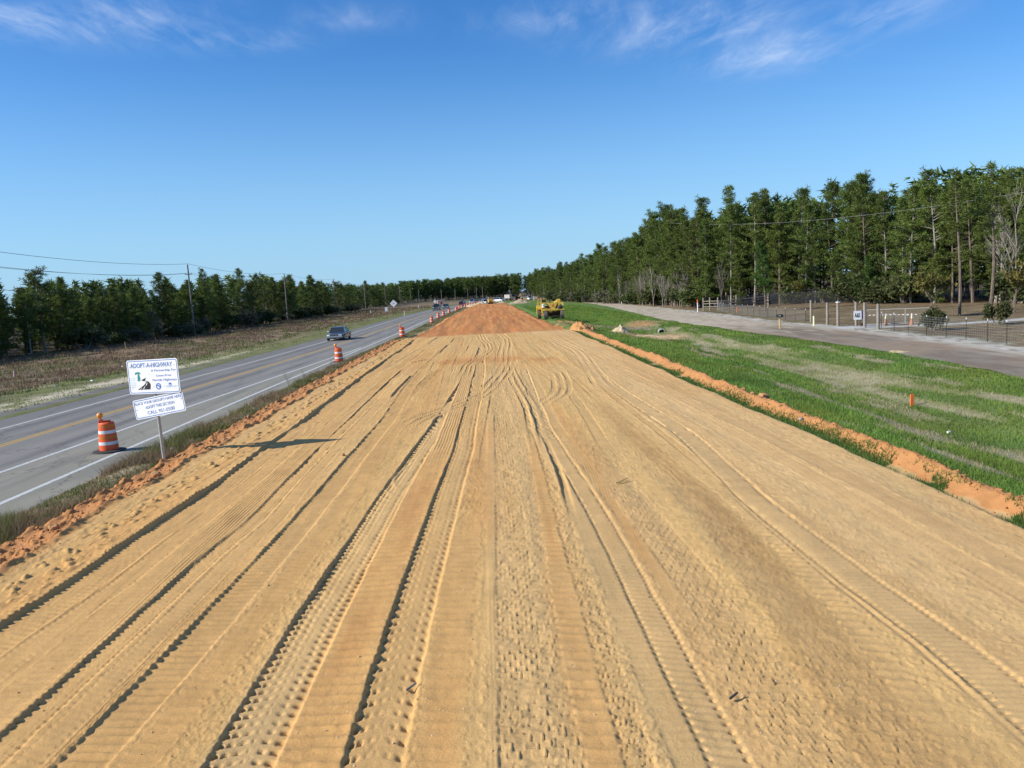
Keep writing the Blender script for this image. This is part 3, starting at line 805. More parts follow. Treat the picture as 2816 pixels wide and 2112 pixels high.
    track([(1.30, 14), (1.38, 17), (1.36, 22), (1.31, 27)], .07, .07, .09, .0, 'ribs', .2, 0, 15, 26, .1, .3, 0, .02, 31)
    track(off(t9, .55), .12, .012, .0, .010, 'ribs', .15, .006, 10, 40, .2, .5, 0, .02, 32)
    m_ = np.exp(-(((x-2.12)/.16)**4))*sstep(9, 12, y)*sstep(32, 25, y)
    org = np.maximum(org, m_*.7)
    track(off(t10, .1), .30, .018, .006, .004, 'block', .15, .026, 2, 16, .1, .75, 0, .04, 33)
    # t11 : damp brown band, ladder of bars on its right
    for (c, w, ya, yb, g) in ((t11, .26, 3, 24, .9), (off(t11, -.3), .2, 2, 14, .7)):
        xc = curve(c, ry, .5)[:, None]
        m_ = np.exp(-(((x-xc)/w)**4))*sstep(ya-1, ya+2, y)*sstep(yb+5, yb-2, y)*(.5+.8*fbm(x*2.4, y*1.2, 130, 4))
        brn = np.maximum(brn, np.clip(m_*g, 0, 1))
    track(off(t11, .42), .13, .004, .0, .004, 'bars', .20, .030, 7, 19, .2, .35, .1, .03, 34)
    track(off(t11, .05), .05, .015, .012, .0, 'ribs', .2, 0, 16, 36, .3, .1, .3, .03, 35)
    track(off(t11, -.05), .3, .012, .004, .004, 'block', .16, .020, 2, 8, .2, .3, .4, .04, 36)
    track(off(t12, .28), .28, .022, .016, .016, 'dots', .12, .028, 2, 48, .1, .65, 0, .03, 37)
    track(off(t12, .72), .14, .006, .010, .014, 'block', .11, .018, 5, 34, .2, .3, 0, .03, 38)
    track(off(t12, -.06), .03, .018, .020, .0, 'ribs', .2, 0, 3, 14, .2, .4, 0, .05, 39)
    track([(5.4, 2), (5.5, 12), (5.6, 20), (5.5, 30)], .04, .006, .010, .006, 'ribs', .2, 0, 3, 30, .2, .4, 0, .06, 40)
    track([(5.9, 2), (6.0, 12), (6.1, 25), (5.9, 40)], .05, .006, .006, .010, 'ribs', .2, 0, 3, 40, .3, .4, 0, .06, 41)
    # turning arcs of the graders in the middle distance
    for k, dx in enumerate((0, .33, .62)):
        track(off([(-2.5, 24), (-2.31, 26.15), (-1.13, 28.8), (-.4, 31), (0.02, 33.3), (0.69, 39.67), (1.15, 46.09)], dx-.3), .10, .034, .035, .05, 'ribs', .2, .008, 25.5, 46, .15, .5, 0, .02, 50+k, 1)
        track(off([(1.5, 26.5), (1.91, 28.3), (2.5, 30), (2.81, 32), (3.05, 35.5), (3.18, 39.4)], dx-.3), .10, .034, .035, .05, 'ribs', .2, .006, 28, 38, .1, .5, 0, .02, 60+k, 1)
        track(off([(5.0, 64), (5.3, 58), (5.5, 52), (5.35, 46.5), (4.9, 40), (4.46, 32.75)][::-1], dx-.3), .09, .034, .03, .05, 'ribs', .2, .006, 33, 64, .1, .5, 0, .02, 70+k, 2)
        track(off([(-1.1, 38), (-1.02, 44.5), (-.4, 50), (0.19, 56.2), (.1, 62), (-0.3, 67.5), (-.5, 76)], dx*.8-.3), .09, .034, .035, .05, 'ribs', .2, .006, 40, 76, .2, .4, 0, .02, 80+k, 2)
        track(off([(.85, 44), (1.0, 52), (1.35, 60), (1.5, 68), (1.2, 76)], dx-.3), .10, .034, .035, .05, 'ribs', .2, .006, 46, 76, .1, .5, 0, .02, 90+k, 2)
        track(off([(1.1, 20), (1.25, 27), (1.05, 34), (.95, 44)], dx*.8-.1), .08, .040, .04, .06, 'ribs', .2, .006, 22, 44, .1, .6, 0, .02, 95+k, 2)
    # short ledges left by the grader blade
    for (xa, ya, xb, yb, h, w) in ((-4.75, 48.2, -3.6, 51.0, .055, .08), (-3.95, 32, -3.85, 40.6, .06, .1), (-3.3, 55, -3.1, 63, .04, .08), (-4.9, 66, -4.5, 76, .04, .08), (-3.0, 66, -2.9, 72, .05, .1)):
        L = sqrt((xb-xa)**2+(yb-ya)**2); dx, dy = (xb-xa)/L, (yb-ya)/L
        t = (x-xa)*dx+(y-ya)*dy; s = (x-xa)*dy-(y-ya)*dx
        m_ = sstep(0, .8, t)*sstep(L, L-.8, t)
        z += h*m_*np.where(s < 0, np.exp(s/.6), sstep(w, 0, s))
    # orange smear across at 45-50 m
    sm = np.exp(-((y-47.5-(x*-.25))/4.2)**2)*sstep(-5.5, -3, x)*sstep(5.4, 3, x)
    org = np.maximum(org, sm*sstep(.40, .58, fbm(x*.8, y*.25, 140, 4))*.95)
    pal = pal*(1-sm*.7)
    # ragged clods left by the first ledge
    cl = np.exp(-((x+7.0)/.45)**2)
    lc = sstep(.60, .80, fbm(x*7, y*7, 150, 3))
    z += cl*lc*.05
    # left edge : orange shoulder, rough windrow, then slope down
    eL = -7.85+(fbm(ry*.5, ry*0, 160, 4)[:, None]-.5)*.5+.0*x
    so = sstep(eL+.35, eL-.10, x)
    org = np.maximum(org, so*1.35)
    pal *= (1-so); brn *= (1-so)
    wr = fbm(x*4, y*2.6, 161, 4)
    z += .06*np.exp(-((x-eL)/.08)**2)*(wr*1.8)
    z += .10*np.exp(-((x+8.85)/.2)**2)*(fbm(x*5, y*3, 165, 4)*1.8-.5)
    z += so*(sstep(.56, .75, fbm(x*6, y*5, 162, 4))*.07+(fbm(x*2, y*1, 163, 5)-.5)*.10-.02)
    z -= sstep(-8.75, -9.38, x)*.62+sstep(-8.0, -8.9, x)*.10+sstep(eL, eL-.4, x)*.05
    # right edge : green strip trough then clay berm
    eR = 8.05+(fbm(ry*.35, ry*0, 170, 4)[:, None]-.5)*.35
    bc = curve([(8.75, 0), (8.75, 20), (8.9, 35), (8.95, 55), (9.0, 84)], ry)[:, None]+(fbm(ry*.3, ry*0, 171, 4)[:, None]-.5)*.25
    z -= sstep(eR-.3, eR+.15, x)*.20
    bh = (.13+.20*fbm(ry*.4, ry*0, 172, 4))[:, None]
    bm_ = np.exp(-((x-bc)/.30)**2)
    z += bh*bm_*(.85+.3*fbm(x*4, y*3, 173, 4))
    z += bm_*sstep(.55, .8, fbm(x*6, y*6, 174, 3))*.05
    z -= sstep(bc+.3, bc+.8, x)*.45
    clay = sstep(bc-.52, bc-.36, x+(fbm(x*3, y*2, 175)-.5)*.3)
    org = np.maximum(org, clay*1.25); pal *= (1-clay); brn *= (1-clay)
    green = sstep(eR-.12, eR+.08, x+(fbm(x*3, y*1.5, 176)-.5)*.3)*(1-clay)*sstep(.30, .50, fbm(x*1.2, y*.8, 177, 4)+.12)
    # far end falls off to the crossing
    zz = PAD_Z+z-sstep(77.2, 80.5, y+.3*x*.2+(fbm(x*.6, y*0, 178)-.5)*1.2)*.62
    C = np.zeros(x.shape+(3,))+np.array((.585, .365, .130))
    C = mix(C, (.56, .300, .095), sstep(2.0, -6.0, x)*.42)
    C = mix(C, (.53, .36, .165), np.clip(pal, 0, 1)*.80)
    C = mix(C, (.60, .405, .190), sstep(2.5, 6.5, x)*.45+.12)
    C = mix(C, (.53, .245, .075), np.clip(org, 0, 1)*.60)
    C = mix(C, (.44, .205, .075), np.clip(org-.7, 0, .6)/.6)
    C = mix(C, (.37, .215, .080), np.clip(brn, 0, 1)*.75)
    C = mix(C, (.40, .27, .14), sstep(eR-.1, eR+.15, x)*(1-clay)*.8)
    C = mix(C, (.07, .12, .03), green*.85)
    C = mix(C, (.40, .19, .075), sstep(77.5, 80, y)*.8)
    C *= (.93+.14*fbm(x*2.2, y*.8, 180, 5))[..., None]
    return zz, C
PZ, PC = pad_build()
me = grid_mesh('dirt_embankment', PX, PY, PZ, MT['dirt'])
set_col(me, PC.reshape(-1, 3))
tag(obj('dirt_embankment', me), kind='structure')
def pad_z(x, y):
    r = int(np.clip(np.searchsorted(ry, y), 1, len(ry)-1))
    return float(np.interp(x, PX[r], PZ[r]))

# ------------------------------------------------------------------ red clay embankment beyond the crossing
ry2 = nonuni(78.5, 262, lambda y: .22*(y/80)**1.3)
u2 = np.linspace(0, 1, 130)
eL = curve([(-8.2, 70), (-7.9, 84), (-7.2, 95), (-6.8, 103), (-6.5, 137), (-4.9, 177), (-3.8, 217), (-2.1, 252), (-1.9, 270)], ry2, 3)+(fbm(ry2*.3, ry2*0, 190, 4)-.5)*.7
eR = curve([(9.0, 70), (9.0, 84), (8.3, 92), (7.6, 103), (7.0, 137), (6.7, 186), (5.8, 239), (5.4, 270)], ry2, 3)+(fbm(ry2*.3, ry2*0, 191, 4)-.5)*1.2
X = (eL-1.4)[:, None]*(1-u2)+(eR+1.5)[:, None]*u2
Y = np.repeat(ry2[:, None], 130, 1)
top = np.interp(ry2, [78, 84, 95, 110, 150, 200, 245, 252, 262], [.10, .08, .16, .34, .58, .80, .90, .80, -.3])[:, None]
Z = top+(fbm(X*.9, Y*.035, 192, 5)-.5)*.16+(fbm(X*3, Y*.3, 193, 4)-.5)*.05
Z -= sstep(eL[:, None]+.4, eL[:, None]-1.3, X)*(top+.35)
Z -= sstep(eR[:, None]-.4, eR[:, None]+1.4, X)*(top+.35)
Z += .14*np.exp(-((X-eL[:, None]-.1)/.25)**2)*fbm(X*2, Y*1, 194, 4)
me = grid_mesh('red_clay_embankment', X, Y, Z, MT['clay'])
C = np.zeros(X.shape+(3,))+np.array((.50, .205, .062))
n = fbm(X*2.2, Y*.05, 195, 5)*.7+fbm(X*.5, Y*.1, 197, 4)*.3
C = mix(C, (.56, .28, .095), sstep(.45, .62, n)*.6)
C = mix(C, (.34, .135, .05), sstep(.52, .66, fbm(X*3, Y*.07, 196, 5))*.6)
C = mix(C, (.52, .36, .20), sstep(88, 84, Y+(n-.5)*8)*.45)
C = mix(C, (.21, .18, .15), np.exp(-((Y-83.2)/1.1)**2)*sstep(5.5, 7.5, X)*.9)
set_col(me, C.reshape(-1, 3))
tag(obj('red_clay_embankment', me), kind='structure')

# ------------------------------------------------------------------ blades: grass, weeds
def blades(name, x, y, z, h, w, col, lean=.35, per=1, spread=.05, colvar=.25, seed=1):
    r = np.random.default_rng(seed)
    if per > 1:
        x, y, z, h, w = [np.repeat(a, per) for a in (x, y, z, h, w)]
        col = np.repeat(col, per, 0)
        x = x+r.normal(0, spread, x.shape); y = y+r.normal(0, spread, x.shape)
        h = h*r.uniform(.5, 1.2, x.shape)
    n = len(x)
    a = r.uniform(0, 2*pi, n); la = r.uniform(0, 2*pi, n); ll = h*lean*r.uniform(.2, 1.4, n)
    dx = np.cos(a)*w/2; dy = np.sin(a)*w/2
    V = np.empty((n, 3, 3), np.float32)
    V[:, 0] = np.stack([x-dx, y-dy, z], -1); V[:, 1] = np.stack([x+dx, y+dy, z], -1)
    V[:, 2] = np.stack([x+np.cos(la)*ll, y+np.sin(la)*ll, z+h], -1)
    F = np.arange(n*3).reshape(n, 3)
    me = mesh_np(name, V.reshape(-1, 3), F, MT['blade'])
    C = col*r.uniform(1-colvar, 1+colvar, (n, 1))
    set_col(me, np.repeat(C, 3, 0))
    return tag(obj(name, me), kind='stuff')
def lab(o, l, c):
    o['label'] = l; o['category'] = c; return o
def invd(n, a, b, p=1.6):      # sample y with density ~ y^-p
    u = rng.uniform(0, 1, n); q = 1-p
    return (a**q+u*(b**q-a**q))**(1/q)
# right side grass
n = 235000
y = invd(n, 12, 210, 1.5); x = rng.uniform(9.25, 22, n)
keep = x < curve(GRL, y)-.1
x, y = x[keep], y[keep]
base = ground_color(x, y)
g = base[:, 1]/(base[:, 0]+1e-5)
keep = (g > 1.15) | (rng.uniform(0, 1, len(x)) < .30)
x, y, base, g = x[keep], y[keep], base[keep], g[keep]
pal_ = (g < 1.15)
col = np.where(pal_[:, None], np.array((.36, .30, .17)), np.array((.135, .225, .042))*(.6+.9*fbm(x*.9, y*.35, 200))[:, None]*np.stack([.75+.7*fbm(x*.5, y*.2, 201), 1+0*x, 1+0*x], -1))
dist = np.sqrt(x*x+y*y)
o = blades('grass', x, y, ground_z(x, y)-.01, rng.uniform(.05, .13, len(x))*(1+dist*.004), .006+dist*.00055, col, .6, seed=2)
lab(o, 'fresh green grass sown on the slope right of the dirt embankment', 'grass')
# strip between pad and berm, berm tufts
n = 26000
y = invd(n, 9, 82, 1.5); x = 8.25+rng.normal(0, .16, n)+(fbm(y*.35, y*0, 170, 4)-.5)*.35
k = fbm(x*1.2, y*.8, 177, 4)+.10 > .42
x, y = x[k], y[k]
ri = np.clip(np.searchsorted(ry, y), 1, len(ry)-1)
ci = np.array([np.searchsorted(PX[r], xx) for r, xx in zip(ri, x)]).clip(0, NC-1)
o = blades('grass', x, y, PZ[ri, ci]-.005, rng.uniform(.04, .12, len(x)), .008+y*.0006, np.zeros((len(x), 3))+np.array((.09, .16, .035)), .7, seed=3)
lab(o, 'narrow strip of green grass between tan dirt and clay berm', 'grass')
# dry weeds between highway and pad
n = 15000
y = invd(n, 9, 100, 1.25); xr_ = curve(XR, y, 4)
x = xr_+.25+np.abs(rng.normal(0, 1, n))*.62
k = (x < -9.1) & ((np.abs(y-33) > 3.4) | (rng.uniform(0, 1, n) < .12)) & (fbm(x*.9, y*.5, 210, 4) > .43)
x, y = x[k], y[k]
t_ = fbm(x*.7, y*.4, 211, 4)
col = np.where((t_ > .5)[:, None], np.array((.17, .175, .065)), np.array((.26, .195, .115)))
near = sstep(75, 30, y)
o = blades('dry_weeds', x, y, ground_z(x, y)-.02, (.10+.28*rng.uniform(0, 1, len(x))**1.5)*(.35+.65*near), .008+y*.0005, col, .7, per=9, spread=.09, seed=4)
lab(o, 'dry olive and brown weeds along the highway shoulder', 'weeds')
# thin low grass on the rest of that strip
n = 30000
y = invd(n, 9, 250, 1.2); xr_ = curve(XR, y, 4)
x = rng.uniform(0, 1, n)*1.9+xr_+.1
k = x < np.where(y < 84, -8.9, curve([(-8.8, 84), (-7.9, 100), (-7, 137), (-5.5, 177), (-4.6, 217), (-3.0, 252)], y))
x, y = x[k], y[k]
o = blades('verge_grass', x, y, ground_z(x, y)-.01, rng.uniform(.04, .12, len(x)), .01+y*.0006, np.where((fbm(x, y*.4, 212) > .5)[:, None], np.array((.12, .14, .045)), np.array((.24, .19, .10))), .8, seed=5)
lab(o, 'thin patchy grass on the verge beside the orange drums', 'grass')
# left field: brown weeds
n = 70000
y = invd(n, 26, 330, 1.3); xl_ = curve(XL, y, 4); tl_ = curve(TLX, y)
x = xl_-1.2-rng.uniform(0, 1, n)*(xl_-1.2-tl_+3)
d = xl_-x
cover = fbm(x*.35, y*.12, 21, 5)
k = (d > 6) | (rng.uniform(0, 1, n) < .5)
k &= (fbm(x*.8, y*.35, 220, 4) > .40)
x, y, d = x[k], y[k], d[k]
t_ = fbm(x*.3, y*.15, 221, 4); t2_ = rng.uniform(0, 1, len(x))
col = np.where((t2_ < .35)[:, None], np.array((.26, .195, .12)), np.array((.165, .11, .072)))
col = np.where(((d < 7) | ((t_ > .56) & (t2_ > .5)))[:, None], np.array((.15, .18, .06)), col)
hh = np.where(d < 6, .06+.08*rng.uniform(0, 1, len(x)), .12+.32*rng.uniform(0, 1, len(x))**1.6)
o = blades('brown_weeds', x, y, ground_z(x, y)-.02, hh, .02+y*.0007, col, .5, per=3, spread=.18, seed=6)
lab(o, 'brown winter weeds and scrub grass left of the highway', 'weeds')
# yard grass on the right
n = 30000
y = invd(n, 40, 125, 1.2); x = rng.uniform(28.5, 52, n)
k = (fbm(x*.5, y*.3, 230, 4) > .46)
x, y = x[k], y[k]
bc_ = ground_color(x, y)
k = bc_[:, 0] < .3
x, y, bc_ = x[k], y[k], bc_[k]
o = blades('yard_grass', x, y, ground_z(x, y)-.01, rng.uniform(.05, .16, len(x)), .03+0*x, bc_*1.15, .8, seed=7)
lab(o, 'short brown lawn grass behind the wire fence', 'grass')

# clods and pebbles on the dirt
def clods(name, x, y, z, r, mat, label, seed=1):
    rr = np.random.default_rng(seed); n = len(x)
    base = np.array([(1, 0, 0), (-1, 0, 0), (0, 1, 0), (0, -1, 0), (0, 0, 1), (0, 0, -1)], float)
    F0 = np.array([(0, 2, 4), (2, 1, 4), (1, 3, 4), (3, 0, 4), (2, 0, 5), (1, 2, 5), (3, 1, 5), (0, 3, 5)])
    V = base[None]*r[:, None, None]*rr.uniform(.55, 1.25, (n, 6, 1))+rr.normal(0, .18, (n, 6, 3))*r[:, None, None]
    V[:, :, 2] *= .8
    V += np.stack([x, y, z+r*.25], -1)[:, None]
    F = F0[None]+(np.arange(n)*6)[:, None, None]
    me = mesh_np(name, V.reshape(-1, 3), F.reshape(-1, 3), mat)
    o = obj(name, me); o['kind'] = 'stuff'; o['label'] = label; o['category'] = 'soil'
    return o
def zpad_many(x, y):
    ri = np.clip(np.searchsorted(ry, y), 1, len(ry)-1)
    ci = np.array([np.searchsorted(PX[r], xx) for r, xx in zip(ri, x)]).clip(0, NC-1)
    return PZ[ri, ci]
n = 5200
y = invd(n, 6, 78, 1.5)
x = np.where(rng.uniform(0, 1, n) < .45, -8.2+rng.normal(0, .4, n), np.where(rng.uniform(0, 1, n) < .45, 8.85+rng.normal(0, .3, n), rng.uniform(-7.6, 8, n)))
pad_mid = (x > -7.6) & (x < 8)
k = (~pad_mid) | (rng.uniform(0, 1, n) < np.where(x < -6.4, 1, .35))
x, y, pad_mid = x[k].clip(-9.2, 9.4), y[k], pad_mid[k]
r = np.where(pad_mid, rng.uniform(.006, .016, len(x)), .012+.035*rng.uniform(0, 1, len(x))**3)
z = zpad_many(x, y)
mC, mA = mat_plain('tan_clod', (.50, .33, .16), .95, var=.2), mat_plain('orange_clod', (.45, .21, .075), .95, var=.25)
clods('dirt_clods', x[pad_mid], y[pad_mid], z[pad_mid], r[pad_mid], mC, 'small tan clods and pebbles scattered on the graded dirt', 2)
clods('clay_clods', x[~pad_mid], y[~pad_mid], z[~pad_mid], r[~pad_mid], mA, 'loose orange clay clods along both edges of the embankment', 3)
n = 420
x = rng.uniform(-2.2, 3.2, n); y = invd(n, 6.5, 22, 1.3)
clods('pale_pebbles', x, y, zpad_many(x, y), rng.uniform(.004, .011, n), mat_plain('pale_pebble', (.62, .58, .48), .8, var=.1), 'pale pebbles in the middle of the graded dirt', 4)

def lump(name, loc, r, mat, label, cat, seed, sq=.75, group=None, sub=2, sx=1.0):
    bm = bmesh.new(); bmesh.ops.create_icosphere(bm, subdivisions=sub, radius=r)
    q = random.Random(seed)
    o1 = Vector((q.uniform(0, 9), q.uniform(0, 9), q.uniform(0, 9)))
    from mathutils import noise
    for v in bm.verts:
        n_ = noise.noise(v.co/r*1.3+o1)
        v.co *= 1+.35*n_+q.uniform(-.05, .05)
        v.co.z *= sq; v.co.x *= sx
    me = bpy.data.meshes.new(name); bm.to_mesh(me); bm.free(); me.materials.append(mat)
    o = obj(name, me, loc=loc); return tag(o, label, cat, group)
for i, (x, y, r, l) in enumerate(((9.05, 27.0, .20, 'largest round orange clay lump on the berm'),
                                  (9.0, 28.0, .11, 'middle sized orange clay lump behind the largest one on the berm'),
                                  (8.95, 28.8, .10, 'third orange clay lump in the short row on the berm'),
                                  (8.9, 31.2, .08, 'small orange clay lump farthest back in the row on the berm'))):
    lump('clay_lump', (x, y, pad_z(x, y)+r*.35), r, MT['rock'], l, 'clay lump', 20+i)
lump('stone', (8.5, 22.3, pad_z(8.5, 22.3)+.03), .07, MT['greyrock'], 'grey stone at the foot of the clay berm', 'stone', 31)
lump('clay_lump', (-8.05, 19.6, pad_z(-8.05, 19.6)+.05), .13, MT['rock'], 'big orange clod on the left edge of the dirt, nearer than the sign', 'clay lump', 33)
lump('clay_lump', (-8.25, 15.3, pad_z(-8.25, 15.3)+.04), .11, MT['rock'], 'dark topped orange clod on the left edge close to the camera', 'clay lump', 34)
lump('clay_lump', (-7.9, 24.3, pad_z(-7.9, 24.3)+.04), .13, MT['rock'], 'orange clod on the left edge just behind the sign shadow', 'clay lump', 35)
lump('clay_lump', (-3.75, 20.4, pad_z(-3.75, 20.4)+.03), .06, MT['rock'], 'lone dark clod right of the tip of the sign shadow', 'clay lump', 36)
# sticks
def stick(name, p, L, rz, mat, label, fork=False):
    m_ = MB(); c, s = cos(rz), sin(rz)
    z0 = pad_z(p[0], p[1])+.03
    m_.tube((p[0]-c*L/2, p[1]-s*L/2, z0), (p[0]+c*L/2, p[1]+s*L/2, z0+.03), .014, .010, 6)
    if fork: m_.tube((p[0]-c*L/2, p[1]-s*L/2, z0), (p[0]+cos(rz-.5)*L*.35, p[1]+sin(rz-.5)*L*.35, z0+.005), .010, .006, 6)
    o = m_.build(name, mat); return tag(o, label, 'stick')
stick('stick', (2.5, 16.0), .40, .75, MT['yellowwood'], 'pale forked stick lying on the dirt right of centre', True)
stick('stick', (2.1, 7.25), .10, .5, MT['darkmetal'], 'short dark stick on the dirt in the lower right foreground')
stick('stick', (-.95, 7.9), .12, .7, MT['twig'], 'short thin twig on the dirt in the lower left centre')

# ------------------------------------------------------------------ trees
def tree_mesh_np(tris, tints, name, mat):
    V = np.array(tris, np.float32).reshape(-1, 3); F = np.arange(len(V)).reshape(-1, 3)
    me = mesh_np(name, V, F, mat); set_tint(me, tints); return me
def tufts(P, D, r, nper, length, width, flat=.6, bias=.35):
    """needle bunches: triangles radiating from points P, biased along D"""
    n = len(P)*nper
    p = np.repeat(P, nper, 0); d = np.repeat(D, nper, 0)
    v = r.normal(0, 1, (n, 3)); v[:, 2] = v[:, 2]*flat+.15
    v /= np.linalg.norm(v, axis=1)[:, None]
    v = v+d*bias; v /= np.linalg.norm(v, axis=1)[:, None]
    L = length*r.uniform(.6, 1.25, (n, 1))
    q = r.normal(0, 1, (n, 3)); side = np.cross(v, q); side /= np.linalg.norm(side, axis=1)[:, None]+1e-9
    w = width*r.uniform(.6, 1.3, (n, 1))
    p0 = p+r.normal(0, .06, (n, 3))
    T = np.empty((n, 3, 3)); T[:, 0] = p0+v*L*.25-side*w; T[:, 1] = p0+v*L*.35+side*w; T[:, 2] = p0+v*L
    return T
def make_pine(seed, h, cb, wid, dens=1.0, top=.85, bark='bark', lobes=0.5):
    r = np.random.default_rng(seed)
    lean = r.normal(0, .02, 2)
    bx, by = r.normal(0, .12, 2)
    def ax(t): return np.array([lean[0]*h*t+bx*sin(t*5), lean[1]*h*t+by*sin(t*4+1), h*t])
    mb = MB(); rad0 = .0095*h+.02
    k = 9
    for i in range(k):
        t0, t1 = i/k, (i+1)/k
        mb.tube(ax(t0), ax(t1), rad0*(1-t0)**.8+.015, rad0*(1-t1)**.8+.015, 6, cap=False)
    P = []; D = []; TI = []
    z = h*cb
    while z < h*.985:
        t = z/h; u = (z-h*cb)/(h*(1-cb))
        prof = (min(1, .45+u*2.2))*(1-u**1.6*top)
        L0 = wid*prof
        nb = r.integers(2, 5)
        for _ in range(nb):
            a = r.uniform(0, 2*pi)
            L = L0*r.uniform(.45, 1.18)*(1+lobes*.5*sin(a*2+seed+z*.7))
            el = r.uniform(-.10, .22)+u*.75
            d = np.array([cos(a)*cos(el), sin(a)*cos(el), sin(el)])
            b = ax(t); e = b+d*L
            mb.tube(b, e, .012+.010*L, .008, 3, cap=False)
            m = max(2, int((L*3.0+1)*dens))
            for j in range(m):
                s = .30+.75*(j+r.uniform(0, 1))/m
                if s > 1.02: s = 1.02
                side = np.cross(d, [0, 0, 1.0])
                q = b+d*L*s+side*r.normal(0, .18*L*(1.05-s)+.05)+np.array([0, 0, r.normal(.02, .06)])
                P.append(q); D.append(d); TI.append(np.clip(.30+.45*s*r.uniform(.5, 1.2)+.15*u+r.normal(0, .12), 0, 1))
        z += r.uniform(.28, .50)*(.7+.6*(1-u))*(h/15)**.5
    for _ in range(5):
        P.append(ax(1)+r.normal(0, .08, 3)); D.append(np.array([0, 0, 1.])); TI.append(.7)
    # dead lower stubs
    zz = h*cb*.35
    while zz < h*cb:
        a = r.uniform(0, 2*pi); b = ax(zz/h); L = r.uniform(.3, 1.2)
        mb.tube(b, b+np.array([cos(a), sin(a), r.uniform(-.1, .35)])*L, .018, .006, 3, cap=False)
        zz += r.uniform(.25, .7)
    npt = 15
    T = tufts(np.array(P), np.array(D), r, npt, .50, .045)
    tt = np.repeat(np.array(TI), npt*3)
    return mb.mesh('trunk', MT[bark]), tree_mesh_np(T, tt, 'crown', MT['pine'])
def make_pine_light(meC, keep, seed, scale=1.8):
    """coarse version of a crown for the trees hidden deeper in the wood"""
    n = len(meC.vertices); V = np.empty(n*3, np.float32); meC.vertices.foreach_get('co', V)
    T = V.reshape(-1, 3, 3); r = np.random.default_rng(seed)
    sel = r.choice(len(T), int(len(T)*keep), replace=False)
    T = T[sel]; c = T.mean(1, keepdims=True); T = c+(T-c)*scale
    ti = np.empty(n, np.float32); meC.attributes['tint'].data.foreach_get('value', ti)
    return T, ti.reshape(-1, 3)[sel]

PINES = []
for i, (h, cb, wd, dn, tp, bk) in enumerate(((16, .12, 3.3, 1.15, .76, 'palebark'), (17, .22, 3.2, 1.15, .80, 'bark'), (15, .10, 3.5, 1.15, .74, 'bark'),
                                         (18, .22, 3.1, 1.1, .78, 'palebark'), (16, .30, 3.4, 1.15, .66, 'bark'), (15, .16, 3.2, 1.1, .82, 'palebark'),
                                         (14, .36, 3.5, 1.1, .55, 'bark'), (17, .12, 3.3, 1.15, .80, 'bark'))):
    PINES.append((h, *make_pine(100+i, h, cb, wd, dn, tp, bk)))
SHORT = []
for i, (h, cb, wd, dn, tp, bk) in enumerate(((10, .06, 2.4, 1.15, .80, 'bark'), (10, .12, 2.5, 1.1, .7, 'bark'), (9, .04, 2.7, 1.1, .85, 'bark'), (11, .30, 2.4, 1.0, .5, 'palebark'), (10, .08, 2.2, 1.1, .88, 'bark'))):
    SHORT.append((h, *make_pine(140+i, h, cb, wd, dn, tp, bk)))
PROTO = {}
def put_tree(kind, variant, x, y, h, rz, label, group, cat='pine tree', name='pine_tree', wscale=1.0):
    hv, tm, cm = variant
    s = h/hv
    root = bpy.data.objects.new(name, None); root.empty_display_size = .3
    COL.objects.link(root)
    root.location = (x, y, gz(x, y)-.05); root.rotation_euler = (0, 0, rz); root.scale = (s*wscale, s*wscale, s)
    tag(root, label, cat, group)
    a = obj('trunk', tm, root); b = obj('crown', cm, root)
    return root
RT = [(60, 9.4), (75, 11.7), (90, 14.1), (105, 16.0), (120, 16.3), (135, 17.2), (150, 17.0), (170, 16.8), (190, 14.5), (215, 13.5), (240, 13.2), (280, 12.3), (320, 11.6), (360, 11.5), (440, 13)]
def rh(y): return float(np.interp(y, [a for a, b in RT], [b for a, b in RT]))
q = random.Random(3)
cnt = 0
placed = []
def far_ok(x, y, d):
    for a, b in placed:
        if (a-x)**2+(b-y)**2 < d*d: return False
    placed.append((x, y)); return True
# right wood, front rows
lblR = 'tall pine in the dense wood behind the yard fence on the right'
lblR2 = 'pine at the wood edge farther along the right side of the sandy track'
for row in range(3):
    y = 58
    while y < 372:
        xf = float(np.interp(y, [b for a, b in TRX], [a for a, b in TRX]))
        x = xf+.8+row*3.3+q.uniform(-1.2, 1.2)
        if row == 2: x = xf+q.uniform(-.9, .5)
        dd = 2.5 if y < 200 else 3.4
        if row < 2 or y < 215:
            if far_ok(x, y, 1.2 if row == 2 else 1.7):
                h = rh(y)*q.uniform(.80, 1.03)*(1.0+.03*row) if q.random() > .12 else rh(y)*q.uniform(1.03, 1.13)
                if row == 2: h = rh(y)*q.uniform(.34, .62)
                put_tree('p', q.choice(SHORT if row == 2 else PINES), x, y, h, q.uniform(0, 6.28), 'low young pine at the foot of the right wood' if row == 2 else lblR if y < 165 else lblR2, 'low young pines at the foot of the right wood' if row == 2 else 'pines of the right wood' if y < 165 else 'pines of the far right wood edge', wscale=q.uniform(.9, 1.15))
                cnt += 1
        y += dd*q.uniform(.75, 1.35)*(1, 1.5, 1.75)[row]
nr = cnt
